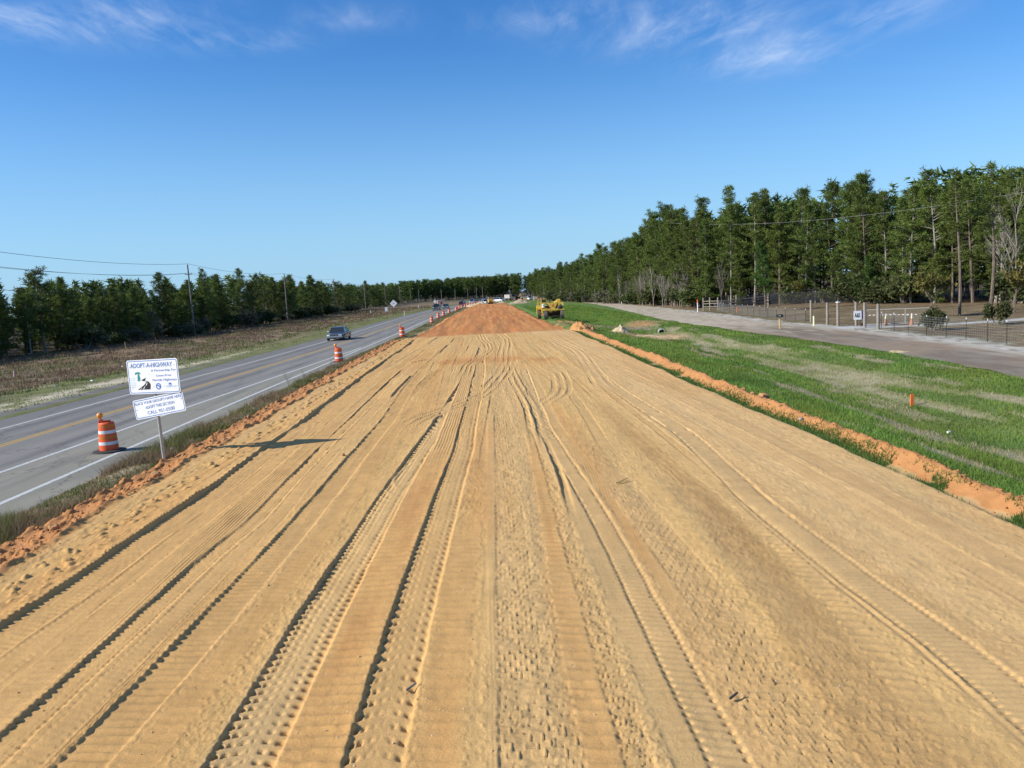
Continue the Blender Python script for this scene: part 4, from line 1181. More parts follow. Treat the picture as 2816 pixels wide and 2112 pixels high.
# left wood, front row
LT = [(85, 8.6), (96, 8.8), (105, 8.3), (123, 8.4), (150, 9.5), (180, 10.0), (206, 10.9), (240, 11.6), (292, 10.4), (350, 9.7), (418, 10.5), (492, 11.5), (600, 13)]
def lh(y): return float(np.interp(y, [a for a, b in LT], [b for a, b in LT]))
lblL = 'pine in the low dark wood left of the highway behind the utility poles'
for row in range(2):
    y = 80
    while y < 480:
        xf = float(np.interp(y, [b for a, b in TLX], [a for a, b in TLX]))
        x = xf-.5-row*3.2+q.uniform(-1.1, 1.1)
        if (row == 0 or y < 170) and far_ok(x, y, 1.5):
            h = lh(y)*(q.uniform(.74, 1.0) if q.random() > .09 else q.uniform(1.03, 1.2))
            put_tree('p', q.choice(SHORT) if q.random() < .75 else q.choice(PINES), x, y, h, q.uniform(0, 6.28), lblL, 'pines of the left wood', wscale=q.uniform(.95, 1.3))
            cnt += 1
        y += (2.5 if y < 170 else 4.6)*q.uniform(.75, 1.3)*(1 if row == 0 else 1.5)
print('pines', nr, cnt)
# deeper rows and the far wood, joined
def forest_stuff(name, spots, label, keep=.18, sc=1.9, seed=5):
    Ts = []; Is = []; r = np.random.default_rng(seed); tb = MB()
    lib = {}
    for (x, y, h, lst) in spots:
        vi = r.integers(0, len(lst)); hv, tm, cm = lst[vi]
        key = (id(lst), int(vi), int(r.integers(0, 3)))
        if key not in lib: lib[key] = make_pine_light(cm, keep, int(r.integers(0, 999)), sc)
        T, ti = lib[key]
        a = r.uniform(0, 2*pi); s = h/hv; w = s*r.uniform(.95, 1.25)
        c, s_ = cos(a), sin(a)
        R = np.array([[c*w, -s_*w, 0], [s_*w, c*w, 0], [0, 0, s]])
        Ts.append(T @ R.T+np.array([x, y, 0])); Is.append(np.clip(ti*r.uniform(.6, 1.15), 0, 1))
        tb.tube((x, y, -.3), (x, y, h*.7), .13, .06, 4, cap=False)
    T = np.concatenate(Ts); I = np.concatenate(Is)
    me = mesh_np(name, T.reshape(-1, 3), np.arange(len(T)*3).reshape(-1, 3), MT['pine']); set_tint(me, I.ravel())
    o = obj(name, me); tag(o, label, 'forest', kind='stuff')
    t_ = tb.build('trunks', MT['bark'], o); t_['kind'] = 'stuff'
    return o
spots = []
for k in range(420):
    y = 45+327*q.random()**1.25; xf = float(np.interp(y, [b for a, b in TRX], [a for a, b in TRX]))
    spots.append((xf+7+q.uniform(0, 15)*(1 if y < 150 else .8), y, rh(y)*q.uniform(.85, 1.03), PINES))
forest_stuff('wood_interior', spots, 'deeper pines of the right wood seen between the front trunks', .05, 3.2)
spots = []
for k in range(230):
    y = q.uniform(60, 600) if k % 3 else q.uniform(60, 140); xf = float(np.interp(y, [b for a, b in TLX], [a for a, b in TLX]))
    spots.append((xf-4-q.uniform(0, 14), y, lh(y)*q.uniform(.85, 1.05), SHORT))
forest_stuff('wood_interior', spots, 'deeper pines of the left wood behind its front row', .09, 2.8, 7)
spots = []
def far_line(y0, n, x0, x1, hs):
    for k in range(n):
        t = q.random(); x = x0+(x1-x0)*t
        y = y0+q.uniform(0, 26)
        spots.append((x, y, hs*q.uniform(.82, 1.08), PINES))
# wood closing the view behind the bend of the highway
for k in range(230):
    t = q.random()
    x = -60+q.random()*75
    spots.append((x, 600+q.uniform(0, 40)+(x+40)*.6, q.uniform(12.5, 15.5), PINES))
for k in range(260):
    x = q.uniform(-30, 95); spots.append((x, 640+q.uniform(0, 34)-x*.5, q.uniform(14, 17.0), PINES))
for k in range(60):
    y = q.uniform(372, 470); spots.append((float(np.interp(y, [372, 470], [25, 38]))+q.uniform(3, 14), y, q.uniform(10.5, 13), PINES))
forest_stuff('far_wood', spots, 'far pine wood closing the view behind the bend of the highway', .03, 4.6, 9)

# broadleaf / shrubs
def make_leafy(seed, h, w, cb, nl, size, matl, bark='bark', stems=3, leafsz=.16, flatc=.8):
    r = np.random.default_rng(seed); mb = MB(); P = []; TI = []
    def grow(p, d, L, rad, lev):
        e = p+d*L
        mb.tube(p, e, rad, rad*.62, 5 if lev < 2 else 3, cap=False)
        if lev >= 3:
            P.append(e); TI.append(r.uniform(.2, 1)); P.append((p+e)/2); TI.append(r.uniform(.1, .8))
            return
        for _ in range(r.integers(3, 5)):
            a = r.uniform(0, 2*pi); s = r.uniform(.35, .95)
            v = d+np.array([cos(a), sin(a), r.uniform(-.15, .5)])*s; v /= np.linalg.norm(v)
            grow(e if r.random() > .3 else p+d*L*r.uniform(.5, 1), v, L*r.uniform(.6, .85), rad*.6, lev+1)
    for s in range(stems):
        a = r.uniform(0, 2*pi); sp = .12 if stems == 1 else .55
        d = np.array([cos(a)*sp, sin(a)*sp, 1.0]); d /= np.linalg.norm(d)
        grow(np.array([cos(a)*.08*(stems > 1), sin(a)*.08*(stems > 1), 0.]), d, h*cb, .03*h**.7, 0)
    P = np.array(P); TI = np.array(TI)
    # fit
    mx_ = P[:, 2].max(); wv = np.abs(P[:, :2]).max()
    n = len(P); T = tufts(P, np.zeros_like(P), r, nl, leafsz*2.0, leafsz*.55, flat=flatc, bias=0)
    T += np.repeat(r.normal(0, size, (n, 3)), nl, 0)[:, None]
    tm = mb.mesh('trunk', MT[bark])
    cm = tree_mesh_np(T, np.repeat(TI, nl*3), 'crown', MT[matl])
    return (float(mx_), tm, cm)
def make_bare(seed, h, bark='palebark', spread=.5, lev=4, thick=1.0):
    r = np.random.default_rng(seed); mb = MB()
    def grow(p, d, L, rad, l):
        e = p+d*L; mb.tube(p, e, rad, rad*.7, 5 if l < 2 else 3, cap=False)
        if l >= lev: return
        for _ in range(r.integers(2, 4)):
            a = r.uniform(0, 2*pi); v = d+np.array([cos(a), sin(a), r.uniform(0, .5)])*spread*r.uniform(.5, 1.2); v /= np.linalg.norm(v)
            grow(p+d*L*r.uniform(.45, 1), v, L*r.uniform(.55, .8), rad*.55, l+1)
        v = d+r.normal(0, .08, 3); v /= np.linalg.norm(v)
        grow(e, v, L*.8, rad*.68, l+1)
    grow(np.zeros(3), np.array([r.normal(0, .04), r.normal(0, .04), 1.]), h*.27, .011*h*thick, 0)
    return mb.mesh('branches', MT[bark])
def put_leafy(v, x, y, h, rz, label, group=None, cat='tree', name='oak_tree', ws=1.0, z=None):
    return put_tree('l', v, x, y, h, rz, label, group, cat, name, ws)
OAK = [make_leafy(300+i, 4.2, 2, .24, 9, .16, 'oak', 'bark', 1, .15) for i in range(3)]
SHRUB = [make_leafy(320+i, 2.2, 1.5, .20, 8, .14, 'shrub', 'twig', 4, .12) for i in range(3)]
GSHRUB = [make_leafy(330+i, 2.2, 1.5, .20, 4, .14, 'greyshrub', 'twig', 4, .10) for i in range(3)]
put_leafy(OAK[0], 38.6, 71, 4.0, .5, 'small oak with yellow green leaves and dark trunk in the fenced yard', ws=.9)
put_leafy(OAK[1], 46.0, 71.0, 4.0, 2.1, 'small oak with yellowing leaves at the right end of the yard', ws=1.0)
put_leafy(OAK[2], 40.2, 57.0, 3.0, 1.1, 'low yellow green oak at the right edge of the photo behind the fence', ws=1.0)
put_leafy(SHRUB[0], 31.8, 58.2, 1.35, .3, 'round grey green bush against the wire fence by the gate posts', cat='bush', name='bush', ws=.75)
put_leafy(SHRUB[1], 37.3, 59.6, 1.5, 1.3, 'dark green bush behind the fence at the end of the driveway', cat='bush', name='bush', ws=.6)
put_leafy(GSHRUB[0], 37.6, 54.5, 1.1, 1.3, 'low grey bush at the far right end of the wire fence', cat='bush', name='bush', ws=.7)
# yard pines: slim trunks with high crowns
def yard_pine(seed, h, cb, w): return (h, *make_pine(seed, h, cb, w, .8, .8, 'bark'))
put_tree('p', yard_pine(401, 13, .62, 1.6), 42.3, 73.1, 12.5, 0, 'slim pine standing alone in the yard, left of the two trunks', None)
put_tree('p', yard_pine(402, 13, .55, 1.7), 45.3, 73.3, 13, 2, 'slim pine standing alone in the yard, right of the two trunks', None)
for m_, x, y, h, l in ((1, 49.4, 106.1, 6.0, 'small bright green young pine at the back of the yard'), (2, 34.9, 103.5, 8.5, 'young pine with thin trunk behind the left wire fence')):
    hv, tm, cm = (8, *make_pine(410+m_, 8, .30, 1.3, 1.1, .9, 'bark'))
    cm.materials[0] = MT['pinelight']
    put_tree('p', (hv, tm, cm), x, y, h, 1, l, None, name='young_pine')
# pale bare hardwood in front of the right wood
hv = 11
b_ = make_bare(420, 11, 'palebark', .55, 5)
def put_bare(me, x, y, h, h0, rz, label, group=None, name='bare_tree', cat='bare tree'):
    o = obj(name, me); o.location = (x, y, gz(x, y)-.05); o.rotation_euler = (0, 0, rz); s = h/h0; o.scale = (s, s, s)
    return tag(o, label, cat, group)
put_bare(b_, 53.5, 82.5, 12.5, 11, 0, 'large pale leafless tree in front of the pines on the far right')
BARE = [make_bare(430+i, 8, 'palebark' if i % 2 else 'twig', .32, 4, .75) for i in range(4)]
for k in range(18):
    y = q.uniform(128, 200); xf = float(np.interp(y, [b for a, b in TRX], [a for a, b in TRX]))
    put_bare(BARE[k % 4], xf-1.6+q.uniform(-1.2, 1.0), y, q.uniform(5.5, 10), 8, q.uniform(0, 6), 'thin leafless grey sapling at the wood edge beside the sandy track', 'bare saplings at the wood edge')
for k in range(16):
    y = q.uniform(85, 240); xf = float(np.interp(y, [b for a, b in TLX], [a for a, b in TLX]))
    put_bare(BARE[k % 4], xf+1.2+q.uniform(-1.0, .6), y, q.uniform(3, 6), 8, q.uniform(0, 6), 'thin leafless sapling in front of the left wood', 'bare saplings of the left wood')
for k in range(30):
    y = q.uniform(60, 125); xf = float(np.interp(y, [b for a, b in TRX], [a for a, b in TRX]))
    v = q.choice(OAK if q.random() < .45 else SHRUB)
    put_leafy(v, xf-.6+q.uniform(-1, 1), y, q.uniform(1.6, 3.6), q.uniform(0, 6), 'leafy undergrowth bush at the foot of the right wood', 'undergrowth bushes of the right wood', 'bush', 'undergrowth_bush', ws=1.2)
for k in range(36):
    y = q.uniform(126, 300); xf = float(np.interp(y, [b for a, b in TRX], [a for a, b in TRX]))
    put_leafy(q.choice(GSHRUB+SHRUB+SHRUB), xf-.6+q.uniform(-1, 1), y, q.uniform(1.2, 3.0), q.uniform(0, 6), 'leafy scrub bush beside the far sandy track', 'scrub bushes of the far wood edge', 'bush', 'scrub_bush', ws=1.3)
for k in range(70):
    y = 82+(q.random()**1.4)*240; xf = float(np.interp(y, [b for a, b in TLX], [a for a, b in TLX]))
    put_leafy(q.choice(GSHRUB+SHRUB), xf+1.5+q.uniform(-1.2, 1.2), y, q.uniform(.8, 2.6), q.uniform(0, 6), 'scrub bush at the foot of the left wood', 'scrub bushes of the left wood', 'bush', 'scrub_bush', ws=1.3)
# thin dead weed stalks beside the lane lines
for k, (x, y, h) in enumerate(((-9.9, 24.5, .5), (-9.8, 40.5, 1.15), (-9.75, 43.5, .9), (-9.6, 51, .8), (-9.5, 55, .7))):
    put_bare(BARE[k % 4], x, y, h, 8, k*1.3, ('short dead weed stalk beside the sign post', 'tallest dead weed stalk at the shoulder behind the sign', 'second dead weed stalk at the shoulder behind the tallest', 'dead weed stalk just before the second drum', 'dead weed stalk closest to the second drum')[k], None, 'weed_stalk', 'weed')

# ------------------------------------------------------------------ utility poles and wires
poles = [(-48.2, 72, 11.3), (-47.9, 137.7, 11.5), (-47.8, 202, 11.3), (-47.8, 267, 10.9), (-47.4, 331, 9.9), (-47.1, 396, 9.4), (-46.7, 460, 9.3), (-46.6, 524, 8.8), (-46.4, 588, 8.6), (-45.5, 640, 8.2)]
far_p = [(-26, 500, 7.6), (-18.5, 520, 7.4), (-11, 540, 7.4), (-5.5, 560, 7.8), (-1.5, 575, 8.8)]
def pole(x, y, h, label, lean=0.0):
    t = thing('utility_pole', label, 'utility pole', (x, y, gz(x, y)), 0, 'utility poles left of the highway')
    t.rotation_euler = (0, lean, 0)
    MB().tube((0, 0, -.3), (0, 0, h), .17, .11, 10).build('shaft', MT['polewood'], t, smooth=True)
    MB().box((0, 0, h-1.55), (1.15, .10, .11)).build('crossarm', MT['polewood'], t)
    for sx in (-.5, .5):
        MB().lathe([(.03, 0), (.06, .05), (.04, .1), (.055, .15), (.02, .2)], (sx, 0, h-1.49), 8).build('insulator', MT['concrete'], t)
    MB().lathe([(.03, 0), (.06, .05), (.04, .1), (.055, .15), (.02, .2)], (0, 0, h), 8).build('insulator', MT['concrete'], t)
    return t
ordn = ['', 'nearest wooden utility pole in front of the left wood', 'second wooden utility pole along the highway', 'third wooden utility pole along the highway',
        'fourth wooden utility pole, above the white diamond sign', 'fifth utility pole down the line', 'sixth utility pole down the line', 'seventh utility pole down the line', 'eighth utility pole down the line', 'ninth utility pole down the line']
for i, (x, y, h) in enumerate(poles):
    if i == 0: continue
    # poles beyond the treeline stand in the wood edge
    pole(x, y, h, ordn[i], lean=-.012 if i == 1 else 0)
for i, (x, y, h) in enumerate(far_p):
    pole(x, y, h, 'far utility pole before the bend, number %s of the last five counted from the left' % ('one', 'two', 'three', 'four', 'five')[i])
def wire(name, pts, r, sag, mat, label, n=14, sagf=None):
    m_ = MB()
    for (a, b) in zip(pts[:-1], pts[1:]):
        a = Vector(a); b = Vector(b); P = []
        sg = sag*((b-a).length/64)**2
        for i in range(n+1):
            t = i/n; p = a.lerp(b, t); p.z -= sg*4*t*(1-t); P.append(p)
        m_.path(P, r, 4)
    return tag(m_.build(name, mat), label, 'overhead wire')
first = poles[:7]
def zz_(p, dz): return gz(p[0], p[1])+p[2]+dz
wire('power_wire', [(p[0], p[1], zz_(p, .15)) for p in first], .022, .75, MT['wire'], 'topmost overhead wire of the pole line left of the highway')
wire('power_wire', [(p[0]-.5, p[1], zz_(p, -1.35)) for p in first], .018, .75, MT['wire'], 'left of the two middle overhead wires on the crossarms')
wire('power_wire', [(p[0]+.5, p[1], zz_(p, -1.35)) for p in first], .018, .85, MT['wire'], 'right of the two middle overhead wires on the crossarms')
wire('power_wire', [(p[0], p[1]-.15, zz_(p, -3.6)) for p in first], .018, .8, MT['wire'], 'lowest overhead wire of the pole line left of the highway')
wire('power_wire', [(33.8, 150, 15.0), (52, 80, 11.2), (58, 57, 11.6)], .009, 1.0, MT['lightwire'], 'single pale wire running in front of the right wood', 20)

# ------------------------------------------------------------------ adopt a highway sign
def text_mesh(txt, w, h, mat, parent, cx, cz, y, name='lettering', bold=.02):
    c = bpy.data.curves.new('lettering', 'FONT'); c.body = txt; c.align_x = 'CENTER'; c.align_y = 'CENTER'; c.size = 1
    c.extrude = .0; c.offset = bold; c.resolution_u = 3
    ob = bpy.data.objects.new('tmp', c); COL.objects.link(ob)
    bpy.context.view_layer.update()
    me = bpy.data.meshes.new_from_object(ob)
    bpy.data.objects.remove(ob)
    n = len(me.vertices); V = np.empty(n*3, np.float32); me.vertices.foreach_get('co', V); V = V.reshape(-1, 3)
    mn, mxx = V.min(0), V.max(0)
    o_ = np.empty_like(V)
    o_[:, 0] = (V[:, 0]-(mn[0]+mxx[0])/2)/(mxx[0]-mn[0])*w+cx
    o_[:, 2] = (V[:, 1]-(mn[1]+mxx[1])/2)/(mxx[1]-mn[1])*h+cz
    o_[:, 1] = y
    me.vertices.foreach_set('co', o_.ravel()); me.name = name
    me.materials.clear(); me.materials.append(mat)
    me.update()
    return obj(name, me, parent)
def rrect(w, h, r, n=5):
    P = []
    for cx, cy, a0 in ((w/2-r, h/2-r, 0), (-w/2+r, h/2-r, 90), (-w/2+r, -h/2+r, 180), (w/2-r, -h/2+r, 270)):
        for i in range(n+1):
            a = radians(a0+90*i/n); P.append((cx+r*cos(a), cy+r*sin(a)))
    return P
def plate(parent, w, h, th, cz, cx, name='plate'):
    MB().prism([(x+cx, z+cz) for x, z in rrect(w, h, .06)], 'y', 0, th).build(name, MT['white'], parent)
    # border line
    o1 = [(x+cx, z+cz) for x, z in rrect(w-.05, h-.05, .05)]; o2 = [(x+cx, z+cz) for x, z in rrect(w-.085, h-.085, .045)]
    n = len(o1); vs = [(a, -.003, b) for a, b in o1]+[(a, -.003, b) for a, b in o2]
    MB().add(vs, [(i, (i+1) % n, n+(i+1) % n, n+i) for i in range(n)]).build('border', MT['signblue'], parent)
SX, SY = -9.03, 22.5
S = thing('adopt_a_highway_sign', 'white adopt a highway sign with crooked lower plate on a leaning steel post', 'sign', (SX, SY, gz(SX, SY)), radians(3))
S.rotation_euler = (radians(0), radians(-2.2), radians(-22))
MB().tube((0, .085, -.3), (0, .085, 2.9), .045, .045, 12).build('post', MT['galv'], S, smooth=True)
W, Hh, CZ, CX_ = 1.74, .93, 2.56, .08
up_ = bpy.data.objects.new('upper_panel', None); COL.objects.link(up_); up_.parent = S
up_.location = (CX_, 0, CZ); up_.rotation_euler = (0, radians(.8), 0)
plate(up_, W, Hh, .012, 0, 0, 'sign_plate')
def U(u): return (u-.5)*W
def Vv(v): return (.5-v)*Hh
text_mesh('ADOPT-A-HIGHWAY', .825*W, .135*Hh, MT['signblue'], up_, U(.485), Vv(.165), -.004, bold=.008)
text_mesh('A Partnership For', .485*W, .085*Hh, MT['signblue'], up_, U(.715), Vv(.335), -.004, bold=.0)
text_mesh('Litter-Free', .29*W, .065*Hh, MT['signblue'], up_, U(.71), Vv(.475), -.004, bold=.0)
text_mesh('Florida Highways', .475*W, .085*Hh, MT['signblue'], up_, U(.72), Vv(.615), -.004, bold=.0)
# winding road picture
roadpic = [(.17, .87), (.42, .87), (.435, .72), (.40, .64), (.33, .60), (.315, .57), (.355, .53), (.31, .555), (.262, .585), (.275, .61), (.335, .635), (.345, .67), (.31, .73), (.24, .80)]
def flat(parent, poly, mat, y, name):
    vs = [(U(u), y, Vv(v)) for u, v in poly]
    bm = bmesh.new(); f = bm.faces.new([bm.verts.new(v) for v in vs]); bmesh.ops.triangulate(bm, faces=[f])
    me = bpy.data.meshes.new(name); bm.to_mesh(me); bm.free(); me.materials.append(mat)
    return obj(name, me, parent)
flat(up_, roadpic, MT['black'], -.004, 'winding_road_picture')
for seg in ([(.275, .865), (.29, .865), (.325, .78), (.31, .78)], [(.335, .755), (.35, .755), (.38, .68), (.365, .68)], [(.362, .66), (.375, .66), (.345, .615), (.325, .615)], [(.215, .865), (.225, .865), (.265, .81), (.255, .81)]):
    flat(up_, seg, MT['white'], -.007, 'road_stripe')
flat(up_, [(.185, .62), (.235, .62), (.243, .52), (.228, .43), (.205, .36), (.192, .37), (.21, .44), (.212, .53)], MT['teal'], -.004, 'palm_trunk_picture')
for a in range(7):
    an = radians(-20+a*36); c_, s_ = cos(an), sin(an)
    p0 = (.20, .375)
    flat(up_, [(p0[0]-s_*.008, p0[1]-c_*.010), (p0[0]+c_*.05, p0[1]-s_*.045+.0), (p0[0]+c_*.055, p0[1]-s_*.045+.045), (p0[0]+s_*.008+c_*.01, p0[1]+c_*.012)], MT['teal'], -.0045-a*.0003, 'palm_frond_picture')
for k in range(6):
    v = .53+k*.05
    flat(up_, [(.035, v), (.15-.01*(k % 3), v), (.15-.01*(k % 3), v+.012), (.035, v+.012)], MT['signpale'], -.004, 'water_line_picture')
def disc(parent, cu, cv, r, mat, y, name, r0=0, n=24):
    vs = []
    for i in range(n): vs.append((U(cu)+r*cos(2*pi*i/n), y, Vv(cv)+r*sin(2*pi*i/n)))
    if r0:
        for i in range(n): vs.append((U(cu)+r0*cos(2*pi*i/n), y, Vv(cv)+r0*sin(2*pi*i/n)))
        m_ = MB().add(vs, [(i, (i+1) % n, n+(i+1) % n, n+i) for i in range(n)])
    else: m_ = MB().add(vs, [tuple(range(n))])
    return m_.build(name, mat, parent)
disc(up_, .585, .79, .088, MT['signblue'], -.004, 'round_emblem', .058)
flat(up_, [(.555, .755), (.60, .755), (.612, .79), (.615, .83), (.603, .83), (.590, .79), (.565, .785)], MT['signblue'], -.004, 'state_outline')
disc(up_, .815, .745, .05, MT['signblue'], -.004, 'small_emblem')
flat(up_, [(.79, .75), (.84, .75), (.84, .762), (.79, .762)], MT['white'], -.0065, 'emblem_stripe')
for k in range(3):
    flat(up_, [(.735, .775+k*.022), (.93, .775+k*.022), (.93, .784+k*.022), (.735, .784+k*.022)], MT['signpale'], -.0045, 'emblem_line')
for (u, v) in ((.06, .20), (.93, .19), (.07, .82), (.49, .80), (.70, .79), (.955, .79), (.47, .17)):
    disc(up_, u, v, .011, MT['galv'], -.008, 'bolt', n=8)
lo_ = bpy.data.objects.new('lower_panel', None); COL.objects.link(lo_); lo_.parent = S
lo_.location = (CX_+.05, .02, CZ-.80); lo_.rotation_euler = (0, radians(-6.8), 0)
W2, H2 = 1.76, .54
plate(lo_, W2, H2, .012, 0, 0, 'sign_plate')
text_mesh("PLACE YOUR GROUP'S NAME HERE", .935*W2, .14*H2, MT['signblue'], lo_, 0.0, .285*H2, -.004, bold=.0)
text_mesh('ADOPT THIS SECTION', .575*W2, .15*H2, MT['signblue'], lo_, .02*W2, .03*H2, -.004, bold=.0)
text_mesh('CALL 951-0500', .54*W2, .17*H2, MT['signblue'], lo_, .02*W2, -.25*H2, -.004, bold=.0)
for (u, v) in ((.05, .5), (.95, .36)):
    MB().tube(((u-.5)*W2, -.012, (.5-v)*H2), ((u-.5)*W2, 0, (.5-v)*H2), .012, .012, 8).build('bolt', MT['galv'], lo_)

# ------------------------------------------------------------------ traffic drums
def make_drum(lamp=True):
    t = bpy.data.objects.new('traffic_drum', None)
    m = {}
    m['rubber_base'] = (MB().lathe([(.30, 0), (.50, .0), (.49, .035), (.33, .065), (.30, .065)], n=24, cap=False).mesh('rubber_base', MT['rubber'], True))
    prof = [(.285, .04), (.285, .22), (.275, .225), (.275, .40), (.262, .405), (.262, .58), (.250, .585), (.250, .76), (.236, .765), (.236, .90), (.20, .94), (.12, .945)]
    m['body'] = (MB().lathe(prof, n=26).mesh('body', MT['drum'], True))
    for nm, z0, z1, r, mt in (('white_band', .235, .335, .281, 'bandw'), ('orange_band', .42, .53, .268, 'band'), ('white_band', .57+.02, .69, .256, 'bandw'), ('orange_band', .775, .87, .241, 'band')):
        m[nm+str(z0)] = (MB().lathe([(r, z0), (r, z1), (r-.02, z1), (r-.02, z0)], n=26, cap=False).mesh(nm, MT[mt], True))
    m['handle'] = (MB().box((0, 0, .97), (.26, .06, .05)).box((-.11, 0, .955), (.05, .10, .05)).box((.11, 0, .955), (.05, .10, .05)).mesh('handle', MT['drum'], bevel=.01))
    if lamp:
        m['lamp_bracket'] = (MB().box((-.14, -.06, 1.00), (.16, .12, .10), taper=.7).tube((-.15, -.06, 1.03), (-.15, -.06, 1.09), .03, .03, 8).mesh('lamp_bracket', MT['drum'], bevel=.01))
        bm = MB().lathe([(.02, -.095), (.06, -.075), (.092, -.03), (.095, 0), (.092, .03), (.06, .075), (.02, .095)], n=16)
        m['lamp_lens'] = bm.mesh('lamp_lens', MT['amber'], True)
    return m
DR_L = make_drum(True); DR_N = make_drum(False)
def put_drum(x, y, rz, lamp, label, tilt=0, s=1.0):
    t = thing('traffic_drum', label, 'traffic drum', (x, y, max(gz(x, y), .002) if x > float(curve(XR, y, 4)) else .003), rz, 'orange and white drums along the highway')
    t.rotation_euler = (0, tilt, rz); t.scale = (s, s, s)
    for k, me_ in (DR_L if lamp else DR_N).items():
        o = obj(me_.name.split('.')[0], me_, t)
        if k == 'lamp_lens': o.location = (-.15, -.06, 1.17)
    return t
drums = [(-12.17, 26.3, 1, 'nearest orange drum with amber lamp on the shoulder left of the sign'), (-10.62, 59.2, 1, 'second orange drum with amber lamp standing in the weeds'),
         (-8.95, 88, 1, 'third orange drum with amber lamp at the start of the red clay'), (-8.5, 130, 0, 'fourth drum from the camera, beside the red clay slope'),
         (-8.8, 153.4, 0, 'fifth drum from the camera'), (-8.5, 167, 0, 'sixth drum from the camera'), (-8.35, 190, 0, 'seventh drum from the camera'),
         (-7.4, 208.8, 0, 'eighth drum from the camera, in a close pair'), (-7.2, 214, 0, 'ninth drum from the camera, in a close pair'), (-7.4, 236, 0, 'tenth drum from the camera'), (-7.0, 245, 0, 'eleventh drum from the camera'),
         (-6.3, 256, 0, 'twelfth drum from the camera'), (-5.9, 268, 0, 'thirteenth drum from the camera'), (-5.2, 282, 0, 'fourteenth drum from the camera'), (-4.6, 295, 0, 'fifteenth drum from the camera'),
         (-3.9, 309, 0, 'sixteenth drum from the camera'), (-3.0, 321, 0, 'seventeenth drum from the camera'), (-2.2, 333, 0, 'eighteenth drum from the camera'), (-1.0, 346, 0, 'nineteenth drum from the camera'),
         (1.0, 358, 0, 'twentieth drum from the camera'), (3.2, 368, 0, 'farthest drum before the bend')]
for i, (x, y, lp, l) in enumerate(drums):
    put_drum(x, y, random.uniform(-.5, .5) if i else .3, lp, l, tilt=random.uniform(-.03, .03) if i else -.01, s=1.04 if i else 1.0)

